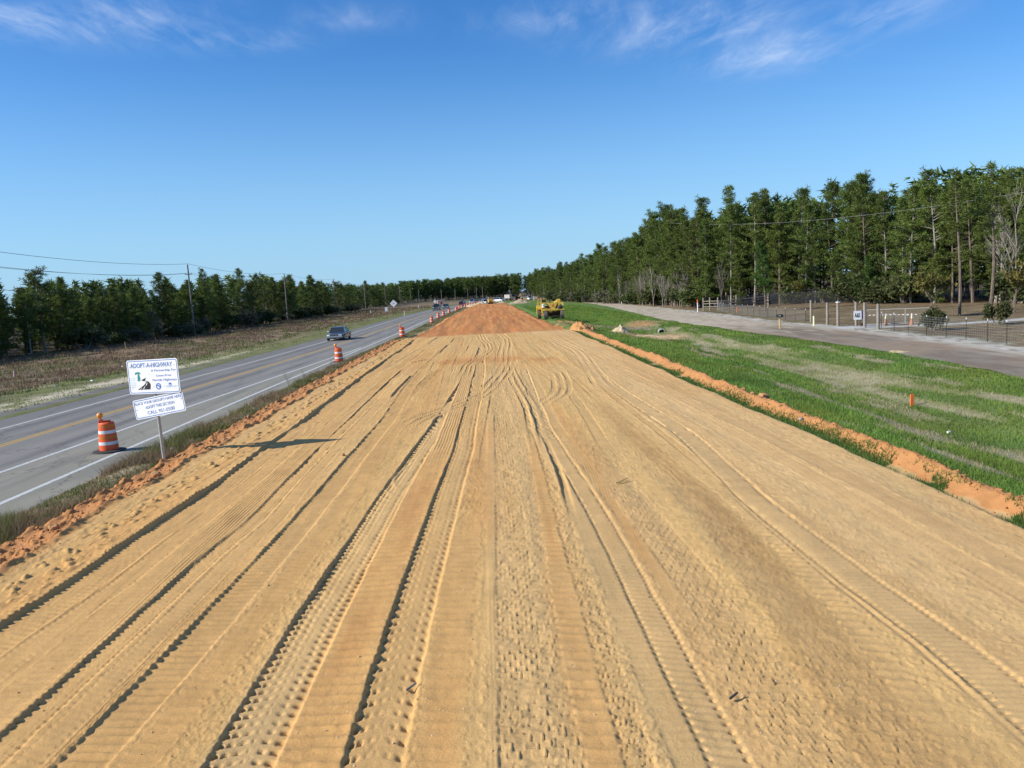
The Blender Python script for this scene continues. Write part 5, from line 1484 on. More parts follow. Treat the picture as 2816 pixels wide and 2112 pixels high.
# ------------------------------------------------------------------ vehicles
def make_car(name, label, loc, rz, col, kind='sedan', L=5.2, Wd=1.86, Hc=1.42, group='vehicles on the highway', tail=False, cat='car'):
    """front faces -Y locally"""
    t = thing(name, label, cat, loc, rz, group)
    pm = paint('paint_%02d%02d%02d' % tuple(int(c*99) for c in col), col)
    hw = Wd/2; h0 = .22
    belt = {'sedan': .90, 'suv': 1.05, 'pickup': 1.08, 'van': 1.05}[kind]*(Hc/1.42 if kind == 'sedan' else 1)
    hood = belt-.12 if kind == 'sedan' else belt-.06
    def sec(y, w, zb, zt, rnd=.10):
        return [(-w+.03, y, zb), (w-.03, y, zb), (w, y, zb+.14), (w, y, zt-.22), (w-.05, y, zt-.06), (w-.20, y, zt), (-w+.20, y, zt), (-w+.05, y, zt-.06), (-w, y, zt-.22), (-w, y, zb+.14)]
    f = -L/2; r = L/2
    ss = [sec(f+.02, hw*.86, h0+.08, hood-.16), sec(f+.12, hw*.95, h0+.02, hood-.08), sec(f+.55, hw, h0, hood-.02), sec(f+1.55, hw, h0, belt-.03), sec(f+1.9, hw, h0, belt), sec(r-1.4, hw, h0, belt), sec(r-1.1, hw, h0, belt+.0), sec(r-.3, hw*.98, h0+.02, belt-.02), sec(r-.06, hw*.94, h0+.08, belt-.10), sec(r, hw*.88, h0+.14, belt-.22)]
    MB().loft(ss).build('body', pm, t, smooth=True)
    # cabin
    if kind == 'sedan': a, b, c, d = f+1.55, f+2.35, r-1.85, r-1.05
    elif kind == 'suv': a, b, c, d = f+1.45, f+2.05, r-.55, r-.12
    elif kind == 'van': a, b, c, d = f+.9, f+1.6, r-.3, r-.05
    else: a, b, c, d = f+1.5, f+2.1, f+3.2, f+3.4
    wb, wt = hw-.10, hw-.30
    zt = Hc
    g = [[(-wb, a, belt-.02), (wb, a, belt-.02), (wb, d, belt-.02), (-wb, d, belt-.02)], [(-wt, b, zt-.05), (wt, b, zt-.05), (wt, c, zt-.05), (-wt, c, zt-.05)]]
    MB().loft(g).build('windows', MT['glass'], t)
    rf = [[(-wt-.02, b-.04, zt-.055), (wt+.02, b-.04, zt-.055), (wt+.02, c+.04, zt-.055), (-wt-.02, c+.04, zt-.055)], [(-wt+.08, b+.12, zt), (wt-.08, b+.12, zt), (wt-.08, c-.12, zt), (-wt+.08, c-.12, zt)]]
    MB().loft(rf).build('roof', pm, t, smooth=True)
    for sx in (-1, 1):
        mid = (b+c)/2
        for p0_, p1_, pr_ in (((sx*wb, a, belt-.02), (sx*wt, b, zt-.04), .03), ((sx*wb, d, belt-.02), (sx*wt, c, zt-.04), .045), ((sx*wb, mid, belt-.02), (sx*wt, mid, zt-.04), .03)):
            MB().tube(p0_, p1_, pr_, pr_, 4).build('pillar', pm, t)
        MB().box((sx*(hw+.09), a+.35, belt+.07), (.18, .09, .12)).build('mirror', MT['lens'] if sx < 0 and kind == 'sedan' else pm, t, bevel=.02)
    if kind == 'pickup':
        MB().box((0, (d+r)/2+.03, belt+.012), (2*hw-.24, r-d-.25, .03)).build('bed_floor', MT['black'], t)
    # lights, grille, bumpers, plate
    for sx in (-1, 1):
        MB().box((sx*(hw-.30), f+.06, hood-.17), (.34, .16, .15), rz=sx*.14).build('headlight', MT['lens'], t, bevel=.02)
        MB().box((sx*(hw-.26), r-.01, belt-.25), (.28, .08, .18)).build('tail_light', MT['tail'], t, bevel=.015)
    MB().box((0, f+.03, hood-.18), (.82, .10, .15)).build('grille', MT['darkmetal'], t)
    gr = MB()
    for i in range(7): gr.box((-.36+i*.12, f-.026, hood-.18), (.015, .012, .14))
    gr.box((0, f-.024, hood-.10), (.86, .016, .02)).box((0, f-.024, hood-.255), (.86, .016, .02)).build('grille_trim', MT['chrome'], t)
    MB().box((0, f+.02, h0+.22), (2*hw*.92, .22, .15)).build('front_bumper', MT['chrome'] if kind != 'van' else pm, t, bevel=.03)
    MB().box((0, r-.04, h0+.24), (2*hw*.92, .18, .15)).build('rear_bumper', MT['chrome'], t, bevel=.03)
    for y in (f+.95, r-1.05):
        for sx in (-1, 1):
            w = MB().tube((sx*(hw-.20), y, .33), (sx*(hw+.01), y, .33), .335, .335, 18).build('wheel', MT['rubber'], t, smooth=True)
            MB().tube((sx*(hw-.0), y, .33), (sx*(hw+.022), y, .33), .20, .16, 12).build('rim', MT['chrome'], w)
    return t
def along(y):
    return float(atan2(float(curve(YE, y+4, 4)-curve(YE, y-4, 4)), 8.0))
def oncoming(y): return -along(y)           # front towards the camera (-Y)
make_car('sedan', 'dark grey blue sedan coming towards the camera in the left lane', (-16.4, 92.5, .0), -.02, (.075, .085, .105), 'sedan', 5.25, 1.88, 1.42)
def lanel(y): return float(.52*curve(LW, y, 5)+.48*curve(YE, y, 5))
def laner(y): return float(.5*curve(OUT, y, 5)+.5*curve(YE, y, 5))
make_car('pickup_truck', 'dark pickup truck leading the oncoming queue', (lanel(231)+.3, 233, 0), oncoming(231), (.03, .035, .05), 'pickup', 5.6, 1.98, 1.85, cat='truck')
make_car('sedan', 'dark blue car right behind the oncoming pickup', (lanel(253)+.9, 253, 0), oncoming(253), (.03, .05, .09), 'sedan', 4.8, 1.82, 1.45)
make_car('suv', 'dark red car driving away with its tail lights to the camera', (laner(284), 284, 0), oncoming(284)+pi, (.10, .02, .02), 'suv', 4.6, 1.85, 1.65)
make_car('suv', 'dark blue oncoming car with bright headlights in the far queue', (lanel(315), 315, 0), oncoming(315), (.03, .04, .10), 'suv', 4.7, 1.85, 1.65)
make_car('van', 'pale silver van in the far queue', (lanel(343)+.2, 343, 0), oncoming(343), (.55, .57, .62), 'van', 5.0, 1.95, 1.95, cat='van')
make_car('sedan', 'dark car behind the silver van in the far queue', (lanel(362), 362, 0), oncoming(362), (.06, .06, .08), 'sedan', 4.8, 1.82, 1.45)
make_car('sedan', 'grey car near the end of the far queue', (lanel(378), 378, 0), oncoming(378), (.25, .26, .28), 'sedan', 4.8, 1.82, 1.45)
make_car('suv', 'white suv at the far end of the queue by the bend', (lanel(398), 398, 0), oncoming(398), (.65, .66, .68), 'suv', 4.8, 1.9, 1.75)
make_car('pickup_truck', 'white pickup left of the small yellow machine at the crest', (-.4, 300, .0), .5, (.70, .70, .70), 'pickup', 5.4, 1.95, 1.85, 'parked work vehicles', cat='truck')
make_car('van', 'white van on the dirt right of the small yellow machine', (5.6, 345, .0), .9, (.70, .70, .70), 'van', 5.0, 1.95, 1.9, 'parked work vehicles', cat='van')
make_car('suv', 'white suv parked at the far end of the green field', (18.9, 352, .0), .1, (.72, .73, .73), 'suv', 4.8, 1.95, 1.9, 'parked work vehicles')

# ------------------------------------------------------------------ yellow scraper
def scraper():
    t = thing('motor_scraper', 'large yellow motor scraper parked on the grass seen from behind', 'construction machine', (9.35, 114.8, gz(9.3, 114.8)-.02), radians(-4))
    YM = MT['yellow']; K = 1.0
    def wheel(x, y, r, w):
        a = MB().tube((x-w/2, y, r), (x+w/2, y, r), r, r, 22)
        o = a.build('wheel', MT['dustyrubber'], t, smooth=True)
        # lugs
        m_ = MB()
        for i in range(22):
            an = 2*pi*i/22
            for sx in (-1, 1):
                c = (x+sx*w*.25, y+cos(an+sx*.06)*r, r+sin(an+sx*.06)*r)
                m_.box(c, (w*.46, .05, .09), rx=an+pi/2*0, ry=0, rz=0)
        m_.build('tread', MT['dustyrubber'], o)
        MB().tube((x-w/2-.02, y, r), (x+w/2+.02, y, r), r*.45, r*.45, 14).build('rim', MT['yellowdirty'], o)
        return o
    wheel(-1.10, 0, .60, .46); wheel(1.18, 0, .60, .46)
    wheel(-1.95, 4.6, .68, .50); wheel(.45, 4.6, .68, .50)
    # rear cross frame over the wheels
    MB().box((0, -.1, 1.31), (3.02, .55, .26)).build('rear_frame', YM, t, bevel=.02)
    for i, x in enumerate((-.9, -.45, .8)): MB().box((x, -.382, 1.31), (.26, .012, .05)).build('frame_slot', MT['darkmetal'], t)
    for sx in (-1, 1): MB().box((sx*1.46, .1, 1.05), (.10, .45, .5)).build('side_bracket', YM, t, bevel=.01)
    # bowl sides and ejector
    MB().box((-1.42, 2.0, 1.15), (.10, 3.6, .75)).build('bowl_side', YM, t, bevel=.01)
    MB().box((1.36, 2.0, 1.10), (.10, 3.6, .85)).build('bowl_side', YM, t, bevel=.01)
    MB().box((0, .9, 1.02), (1.0, .12, .22)).box((-.45, .85, .93), (.85, .10, .08)).box((-.42, .86, 1.06), (.82, .1, .07)).build('cross_beam', MT['yellowdirty'], t, bevel=.01)
    MB().box((0.1, 2.6, .75), (2.1, .12, .95)).build('ejector_plate', MT['darkmetal'], t)
    MB().box((.5, 1.3, .26), (1.5, .5, .16)).box((-.78, .7, .50), (.16, .3, .8)).build('cutting_edge', MT['mud'], t, bevel=.01)
    MB().box((.35, .9, .40), (1.1, .2, .10), ry=.08).build('muddy_bar', MT['yellowdirty'], t)
    # hopper-shaped rear plate with triangle
    MB().prism([(-.86, 2.26), (.66, 2.26), (.18, 1.44), (-.30, 1.44)], 'y', -.30, -.22).build('rear_plate', YM, t, bevel=.01)
    MB().prism([(-.24, 1.76), (.16, 1.76), (-.04, 2.12)], 'y', -.318, -.303).build('warning_triangle', MT['redsmv'], t)
    MB().prism([(-.15, 1.80), (.07, 1.80), (-.04, 2.02)], 'y', -.326, -.320).build('triangle_centre', MT['redorange'], t)
    MB().prism([(.72, 2.24), (.62, 2.24), (.08, 1.32), (.20, 1.32)], 'y', -.24, -.10).build('push_arm', MT['darkmetal'], t)
    # engine bay
    MB().box((-.05, .6, 1.85), (1.5, 1.2, .7)).build('engine_block', MT['darkmetal'], t, bevel=.03)
    MB().box((.95, .5, 2.0), (.95, 1.0, .50)).build('engine_hood', YM, t, bevel=.03)
    MB().box((1.34, -.05, 1.97), (.14, .12, .34)).build('side_light_panel', MT['postyellow'], t)
    MB().lathe([(.0, 0), (.45, .0), (.5, .12), (.40, .28), (.1, .34)], (.85, .0, 1.44), 14).build('fender', MT['darkmetal'], t)
    MB().box((.75, .9, 2.50), (.52, .8, .42)).build('radiator_box', YM, t, bevel=.02)
    MB().tube((.2, .8, 2.2), (.52, .7, 2.52), .09, .09, 8).tube((-.1, .9, 2.3), (.5, .9, 2.40), .07, .07, 8).build('hydraulic_pipe', YM, t)
    MB().tube((-.45, 1.6, 2.2), (-.45, 1.6, 2.68), .06, .05, 8).build('exhaust', MT['darkmetal'], t)
    # white filter canister
    MB().lathe([(.05, 0), (.20, .03), (.22, .16), (.12, .22), (.14, .26), (.2, .34), (.22, .44), (.1, .5)], (-1.38, -.05, 1.62), 12).build('filter_canister', MT['white'], t, smooth=True)
    MB().tube((-1.2, .1, 1.75), (-.7, .3, 1.7), .12, .12, 8).build('hose', MT['rubber'], t)
    # operator guard frames
    g = MB()
    def rect(x0, x1, z0, z1, y, r=.04):
        g.tube((x0, y, z0), (x0, y, z1), r, r, 6).tube((x1, y, z0), (x1, y, z1), r, r, 6).tube((x0, y, z1), (x1, y, z1), r, r, 6).tube((x0, y, z0), (x1, y, z0), r, r, 6)
    rect(-2.06, -1.60, 2.32, 2.82, .3); rect(-2.2, -1.66, 1.70, 2.32, .2)
    g.tube((-1.60, .3, 2.82), (-.95, .8, 2.80), .04, .04, 6).tube((-.95, .8, 2.80), (-.86, .9, 2.45), .04, .04, 6).tube((-1.66, .2, 1.7), (-1.62, .2, 2.9), .045, .045, 6)
    g.tube((-2.06, .3, 2.82), (-2.06, 2.2, 2.82), .04, .04, 6).tube((-2.06, 2.2, 2.82), (-2.06, 2.2, 1.7), .04, .04, 6).tube((-2.06, 2.2, 2.82), (-1.0, 2.2, 2.82), .04, .04, 6)
    g.build('guard_frame', YM, t)
    MB().box((-1.28, 1.4, 2.45), (.7, .7, .55)).build('operator_seat', MT['darkmetal'], t, bevel=.04)
    MB().box((-1.2, .4, 2.25), (1.1, .5, .12)).box((-1.3, .3, 1.52), (1.5, .4, .14)).build('deck_plate', YM, t, bevel=.01)
    MB().tube((-1.66, -.02, 1.72), (-1.60, .0, .95), .07, .06, 8).tube((-2.25, .6, 1.6), (-2.35, .9, .75), .08, .06, 8).tube((-2.18, .2, 1.7), (-1.6, .1, 1.55), .07, .07, 8).build('lift_cylinder', YM, t)
    MB().prism([(-1.5, 1.1), (-1.25, 1.1), (-1.4, .5), (-1.6, .45), (-1.75, .6)], 'y', .3, .5).build('gooseneck_arm', MT['yellowdirty'], t)
    MB().box((-1.2, 3.2, 1.6), (2.3, 2.6, .55)).build('tractor_body', YM, t, bevel=.04)
    return t
scraper()
# small yellow roller at the crest
def roller():
    zt = .78
    t = thing('yellow_roller', 'small yellow machine on the crest of the red clay', 'construction machine', (1.55, 243, zt), .12)
    MB().tube((-.7, -.75, .42), (.7, -.75, .42), .42, .42, 18).build('rear_wheel', MT['rubber'], t, smooth=True)
    MB().tube((-.75, 1.3, .5), (.75, 1.3, .5), .5, .5, 20).build('drum', MT['darkmetal'], t, smooth=True)
    MB().box((0, -.3, .95), (1.5, 1.7, .8)).build('body', MT['yellow'], t, bevel=.05)
    for sx in (-.65, .65):
        for sy in (-.7, .5): MB().box((sx, sy, 1.55), (.07, .07, .6)).build('canopy_post', MT['yellow'], t)
    MB().box((0, -.1, 1.86), (1.55, 1.6, .08)).build('canopy', MT['yellow'], t, bevel=.02)
    MB().box((-.3, -1.17, .85), (.35, .04, .3)).build('vent', MT['darkmetal'], t)
roller()
def dump_truck():
    t = thing('dump_truck', 'far grey dump truck on the construction ground', 'truck', (11.5, 372, 0), .5)
    MB().box((0, 1.3, 1.9), (2.4, 4.6, 1.6), taper=1.05).build('bed', MT['concrete'], t)
    MB().box((0, -2.0, 1.7), (2.3, 1.6, 1.9), taper=.88).build('cab', MT['darkmetal'], t, bevel=.05)
    MB().box((0, -3.3, 1.3), (2.0, 1.2, 1.0)).build('hood', MT['darkmetal'], t, bevel=.05)
    for y in (-3, 1.2, 2.6):
        for sx in (-1, 1): MB().tube((sx*.85, y, .5), (sx*1.2, y, .5), .5, .5, 14).build('wheel', MT['rubber'], t, smooth=True)
dump_truck()
def excavator():
    t = thing('excavator', 'far dark excavator at the red dirt patch', 'construction machine', (13.4, 352, 0), .4)
    for sx in (-1, 1): MB().box((sx*1.0, 0, .35), (.45, 3.0, .6)).build('track', MT['darkmetal'], t, bevel=.1)
    MB().box((0, .2, 1.25), (2.2, 2.4, .9)).build('body', MT['darkmetal'], t, bevel=.06)
    MB().box((-.6, -.6, 1.95), (.8, 1.2, .9)).build('cab', MT['glass'], t, bevel=.05)
    MB().tube((.3, -.8, 1.4), (.5, -2.8, 2.7), .16, .12, 6).tube((.5, -2.8, 2.7), (.6, -3.8, 1.2), .12, .1, 6).build('boom', MT['yellowdirty'], t)
    MB().box((.6, -3.9, .9), (.7, .5, .5)).build('bucket', MT['darkmetal'], t)
excavator()
# pink site box by the road
def site_box():
    t = thing('site_trailer', 'faded pink box trailer parked left of the highway', 'trailer', (-17.3, 325, .0), .1)
    MB().box((0, 1.5, 1.25), (2.5, 3.6, 1.7)).build('box', MT['pink'], t, bevel=.02)
    MB().box((.15, -.312, 1.0), (.45, .02, 1.15)).build('door', MT['darkmetal'], t)
    MB().box((0, 1.5, 2.13), (2.6, 3.7, .06)).build('roof', MT['white'], t)
    for sx in (-1, 1): MB().tube((sx*1.0, 1.8, .3), (sx*1.2, 1.8, .3), .3, .3, 12).build('wheel', MT['rubber'], t)
    MB().box((.5, -.6, .25), (.5, .6, .2)).build('step', MT['concrete'], t)
site_box()

# ------------------------------------------------------------------ road signs, left side
def diamond(x, y, s, zc_, label, posts, mark=True):
    t = thing('warning_sign', label, 'road sign', (x, y, gz(x, y)), 0)
    MB().prism([(0, zc_-s), (s, zc_), (0, zc_+s), (-s, zc_)], 'y', -.02, 0).build('sign_plate', MT['white'], t)
    if mark:
        MB().box((0, -.026, zc_+.05), (.30, .006, .05)).box((-.13, -.026, zc_-.02), (.05, .006, .14)).box((.13, -.026, zc_-.02), (.05, .006, .14)).build('road_symbol', MT['tpost'], t)
    for px_ in posts: MB().box((px_, .03, zc_/2), (.06, .05, zc_)).build('post', MT['tpost'], t)
diamond(-19.75, 180, .82, 2.95, 'white faced diamond warning sign on two posts left of the highway', (-.28, .38))
diamond(-16.9, 281, .66, 2.1, 'small white diamond sign behind the oncoming pickup', (0,), False)
t = thing('road_sign', 'small white rectangular sign left of the diamond sign', 'road sign', (-19.7, 166.6, gz(-19.7, 166.6)))
MB().box((-.05, -.02, 1.98), (.62, .02, .80)).build('sign_plate', MT['white'], t)
MB().box((.13, -.035, 1.98), (.14, .006, .62)).build('dark_stripe', MT['concrete'], t)
MB().box((0, .02, 1.2), (.05, .05, 2.4)).build('post', MT['tpost'], t)
t = thing('site_sign', 'white and pink signboard beside a white post at the end of the green field', 'sign', (20.4, 340, 0))
MB().box((-.55, 0, .85), (.40, .10, 1.7)).build('white_post', MT['white'], t)
MB().box((.55, 0, .95), (1.5, .06, 1.3)).build('board', MT['pink'], t)
MB().box((.5, -.04, .9), (1.1, .02, .25)).build('board_stripe', MT['white'], t)
for sx in (-.1, 1.2): MB().box((sx, .06, .8), (.08, .06, 1.6)).build('post', MT['white'], t)
# little markers
def marker(name, x, y, h, r, m1, label, cat='marker', m2=None, frac=.25, box=False):
    z0 = gz(x, y)
    t = thing(name, label, cat, (x, y, z0))
    if box: MB().box((0, 0, h*(1-frac)/2 if m2 else h/2), (2*r, 2*r, h*(1-frac) if m2 else h)).build('post', m1, t)
    else: MB().tube((0, 0, -.05), (0, 0, h*(1-frac) if m2 else h), r, r, 10).build('post', m1, t, smooth=True)
    if m2: MB().tube((0, 0, h*(1-frac)), (0, 0, h), r*1.08, r*1.08, 10).build('cap', m2, t, smooth=True)
    return t
marker('cable_marker', -34.3, 60.8, .62, .07, MT['concrete'], 'short faded red and white marker post in the brown weeds at far left', m2=MT['pink'], frac=.6)
marker('wooden_stake', -41.5, 96.3, .85, .03, MT['yellowwood'], 'thin pale stake in the weeds above the sign', 'stake')
marker('cable_marker', 30.1, 117.3, 1.75, .075, MT['white'], 'white marker post with orange top left of the wooden corral', m2=MT['orange'])
marker('survey_stake', 32.6, 107.1, .75, .07, MT['orange'], 'orange stake in front of the left wire fence', 'stake', box=True)
marker('vent_pipe', 28.4, 71.2, .85, .085, MT['postyellow'], 'short pale yellow pipe left of the tall wooden gate posts', 'pipe')
marker('cable_marker', 31.2, 190, 1.3, .08, MT['white'], 'far white marker post beside the sandy track')
marker('cable_marker', 16.6, 236, 1.4, .07, MT['white'], 'distant thin white marker post just right of the parked scraper')
marker('cable_marker', -18.6, 190.5, 1.1, .06, MT['white'], 'thin white marker post behind the diamond sign')
for i, (x, y) in enumerate(((-33, 240), (-24, 300))):
    marker('cable_marker', x, y, 1.1, .07, MT['white'], ('white marker post in the field left of the oncoming pickup', 'distant white marker post in the field left of the trailer')[i])
t = thing('survey_stake', 'tall bright orange lath marker standing in the grassy ditch', 'stake', (15.1, 29.0, gz(15.1, 29.0)))
MB().box((0, 0, .20), (.13, .05, .46)).build('orange_board', MT['orange'], t, bevel=.004)
t = thing('mailbox', 'black mailbox on a yellow wooden post beside the gravel road', 'mailbox', (24.7, 69.2, .03), 0)
MB().box((0, 0, .48), (.11, .11, .98)).build('post', MT['yellowwood'], t, bevel=.005)
MB().prism([(-.27, .98), (.27, .98), (.27, 1.12), (.20, 1.2), (-.20, 1.2), (-.27, 1.12)], 'y', -.12, .12).build('box', MT['black'], t, bevel=.005)
MB().box((-.12, -.124, 1.09), (.05, .004, .07)).box((-.05, -.124, 1.09), (.03, .004, .07)).box((.01, -.124, 1.09), (.05, .004, .07)).build('white_mark', MT['white'], t)
# small white litter
def litter(x, y, r, label, rot=0):
    z = gz(x, y) if not -9.2 < x < 9.4 else pad_z(x, y)
    o = MB().tube((x-r*1.4*cos(rot), y-r*1.4*sin(rot), z+r+.02), (x+r*1.4*cos(rot), y+r*1.4*sin(rot), z+r+.03), r, r*.9, 8).build('litter', MT['white'])
    return tag(o, label, 'litter')
litter(13.5, 23.8, .035, 'white crushed can in the ditch grass near the right edge', .3)
litter(-9.55, 24.6, .045, 'white scrap of paper in the weeds right of the sign post', 1)
for i, (x, y) in enumerate(((-29.9, 68.3), (-28.6, 58.0), (-26.2, 50.5), (-25.4, 53.5), (-31, 82))):
    litter(x, y, .055, ('white litter in the brown weeds above the sign', 'white litter in the left field, left of the sign', 'lone white litter on the sandy verge at left', 'white litter on the verge between the others', 'farthest white litter in the left field')[i], i)

# ------------------------------------------------------------------ culvert and dirt heaps
def heap(name, cx, cy, wx, wy, h, mat_key, col, label, cat, seed, n=46, rough=.35, rz=0.0, freq=1.4):
    u = np.linspace(-1.15, 1.15, n); A, B = np.meshgrid(u, u)
    r = np.sqrt(A**2+B**2)
    c, s = cos(rz), sin(rz)
    Xh = cx+A*wx*c-B*wy*s; Yh = cy+A*wx*s+B*wy*c
    nz = fbm(Xh*freq, Yh*freq, seed, 5)
    prof = np.clip(1-r+(nz-.5)*rough, -.2, 1)
    Zh = ground_z(Xh, Yh)-.10+np.where(prof > 0, h*prof**.8, 0)*(.6+.8*fbm(Xh*freq*2.2, Yh*freq*2.2, seed+3, 4))+np.minimum(prof, 0)*.3
    me = grid_mesh(name, Xh, Yh, Zh, MT[mat_key])
    C = np.zeros(Xh.shape+(3,))+np.array(col); C *= (.85+.3*fbm(Xh*3, Yh*3, seed+9))[..., None]
    set_col(me, C.reshape(-1, 3))
    return tag(obj(name, me), label, cat)
heap('dirt_pile', 8.75, 79.2, 1.9, 3.2, .95, 'clay', (.47, .245, .09), 'rough orange clay heap at the far right corner of the tan dirt', 'dirt pile', 401, rough=.6, freq=2.4)
heap('sand_apron', 15.2, 73.6, 2.6, 3.6, .32, 'dirt', (.52, .37, .20), 'flat tan sand apron in front of the culvert pipe', 'sand', 402, rough=.5)
heap('sand_pile', 12.9, 79.6, 1.0, 1.2, .75, 'dirt', (.52, .41, .25), 'small pointed sand heap left of the culvert pipe', 'sand', 403)
heap('sand_pile', -1.5, 262, 4.2, 6, 1.5, 'dirt', (.46, .37, .23), 'pale sand piles behind the crest of the red clay', 'sand', 404, rough=.9, freq=.5)
heap('sand_pile', 5.8, 285, 2.6, 7, .9, 'dirt', (.46, .37, .23), 'pale sand bank right of the small yellow machine', 'sand', 405, rough=.9, freq=.5)
heap('dirt_pile', 12.5, 290, 3.6, 9, 1.2, 'dirt', (.38, .30, .20), 'grey brown spoil heap at the far end of the green field', 'dirt pile', 406, rough=1.0, freq=.5)
heap('grass_hump', 22.2, 44, .9, 1.2, .22, 'dirt', (.50, .40, .22), 'small sand mound on the edge of the gravel road at right', 'sand', 407)
heap('dirt_pile', 10.6, 103, 1.6, 5.5, .22, 'clay', (.47, .25, .10), 'thin clay spoil line in the grass left of the scraper', 'dirt pile', 408, rough=.9, rz=.35)
t = thing('culvert_pipe', 'grey concrete culvert pipe end in the ditch', 'pipe', (17.0, 80.2, gz(17.0, 80.2)-.22), radians(-8))
n_ = 20
def ring(r0, r1, y0, y1):
    vs = []
    for (r, y) in ((r0, y0), (r1, y0), (r1, y1), (r0, y1)):
        for i in range(n_): vs.append((r*cos(2*pi*i/n_), y, .25+r*sin(2*pi*i/n_)))
    fs = []
    for k in range(4):
        for i in range(n_): fs.append((k*n_+i, k*n_+(i+1) % n_, ((k+1) % 4)*n_+(i+1) % n_, ((k+1) % 4)*n_+i))
    return MB().add(vs, fs)
ring(.28, .34, 0, 1.0).build('pipe_wall', MT['concrete'], t, smooth=True)
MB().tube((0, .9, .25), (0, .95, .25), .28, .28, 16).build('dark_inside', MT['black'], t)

# ------------------------------------------------------------------ fences on the right
def wire_fence(name, pts, h, label, wmat='fencewire', *, step=2.4, caps=True, rows=9, vstep=.20, wr=.0055, mesh_to=0.0, r=.021):
    t = thing(name, label, 'fence', (0, 0, 0))
    P = [Vector((x, y, 0)) for x, y in pts]
    segs = [(a, b) for a, b in zip(P[:-1], P[1:])]
    posts = []
    for a, b in segs:
        n = max(1, round((b-a).length/step))
        for i in range(n): posts.append(a.lerp(b, i/n))
    posts.append(P[-1])
    pm_ = None; cm_ = None
    q_ = random.Random(len(pts))
    for p in posts:
        if pm_ is None:
            pm_ = MB().box((0, 0, h/2-.03), (r*1.7, r*.7, h)).box((0, r*.8, h/2-.03), (r*.5, r*1.0, h)).mesh('fence_post', MT['tpost'])
            cm_ = MB().box((0, 0, h-.05), (r*2.0, r*1.6, .12)).mesh('post_cap', MT['white'])
        z = gz(p.x, p.y)
        o = obj('fence_post', pm_, t, (p.x, p.y, z)); o.rotation_euler = (q_.uniform(-.02, .02), q_.uniform(-.03, .03), 0)
        if caps: c_ = obj('post_cap', cm_, o)
    m_ = MB()
    for a, b in zip(posts[:-1], posts[1:]):
        za, zb = gz(a.x, a.y), gz(b.x, b.y)
        for k in range(rows):
            hh_ = .05+(h-.15)*k/(rows-1)
            m_.tube((a.x, a.y, za+hh_), (b.x, b.y, zb+hh_), wr, wr, 3, cap=False)
        n = int((b-a).length/vstep)
        for i in range(n):
            tt = i/n; p = a.lerp(b, tt); z = za+(zb-za)*tt
            m_.tube((p.x, p.y, z+.05), (p.x, p.y, z+h-.10), wr*.8, wr*.8, 3, cap=False)
    w = m_.build('wire_mesh', MT[wmat], t); w['kind'] = 'stuff'
    return t
wire_fence('wire_fence', [(33.2, 118), (32.0, 111), (31.4, 101), (30.6, 92), (30.2, 83), (30.0, 77.2)], 1.25, 'woven wire fence with white tipped steel posts left of the driveway gate', step=2.9)
wire_fence('wire_fence', [(29.9, 62.0), (29.4, 57), (29.0, 51.5), (28.9, 47), (28.6, 43), (28.6, 36)], 1.35, 'woven wire fence with white tipped steel posts right of the driveway gate', step=2.4)
wire_fence('wire_fence', [(36, 119.5), (41, 122), (44, 118), (46, 114.5), (49.6, 112), (53.8, 110.5), (57, 104)], 1.9, 'tall dark mesh fence at the foot of the right wood behind the yard', wmat='wire', step=2.9, rows=16, vstep=.12, wr=.008)
# tall wooden gate posts
def wpost(x, y, h, r, label, cap=False):
    t = thing('wooden_post', label, 'fence post', (x, y, gz(x, y)), 0, 'tall wooden posts at the yard gate')
    MB().tube((0, 0, -.1), (0, 0, h), r, r*.92, 10).build('shaft', MT['wood'], t, smooth=True)
    if cap: MB().tube((0, 0, h-.02), (0, 0, h+.06), r*1.35, r*1.35, 10).build('white_cap', MT['white'], t)
wpost(30.3, 76.6, 2.05, .12, 'leftmost tall wooden post where the left wire fence ends')
wpost(29.5, 71.0, 1.95, .11, 'second tall wooden post from the left at the gate')
wpost(29.4, 68.6, 2.0, .125, 'wooden gate post with white cap left of the driveway', True)
wpost(30.4, 67.4, 2.0, .12, 'wooden gate post just right of the driveway opening')
wpost(30.2, 65.4, 2.0, .125, 'wooden gate post right of the white sign')
wpost(29.8, 62.3, 1.95, .12, 'rightmost tall wooden post where the right wire fence starts')
# corral of rails
t = thing('wooden_corral', 'weathered wooden rail corral at the left end of the wire fence', 'fence', (0, 0, 0))
cp = [(31.9, 121.0), (32.6, 120.0), (33.5, 119.0), (36.3, 119.4), (41.6, 121.2)]
for i, (x, y) in enumerate(cp):
    MB().tube((x, y, gz(x, y)-.1), (x, y, gz(x, y)+(1.9 if i < 3 else 2.05)), .11, .10, 8).build('fence_post', MT['wood'], t, smooth=True)
for (i, j) in ((0, 1), (1, 2), (2, 3), (3, 4)):
    for hz in (.55, 1.0, 1.35):
        a, b = cp[i], cp[j]
        MB().tube((a[0], a[1]-.12, gz(*a)+hz), (b[0], b[1]-.12, gz(*b)+hz+(.15 if j == 4 else 0)), .055, .055, 6).build('rail', MT['wood'], t)
a, b = cp[2], cp[4]
MB().tube((a[0], a[1]-.3, gz(*a)+1.25), (b[0], b[1]-.3, gz(*b)+.55), .05, .05, 6).build('diagonal_rail', MT['wood'], t)
MB().box((34.8, 121.5, .7), (2.2, 1.0, .7)).build('dark_trough', MT['darkmetal'], t, bevel=.05)
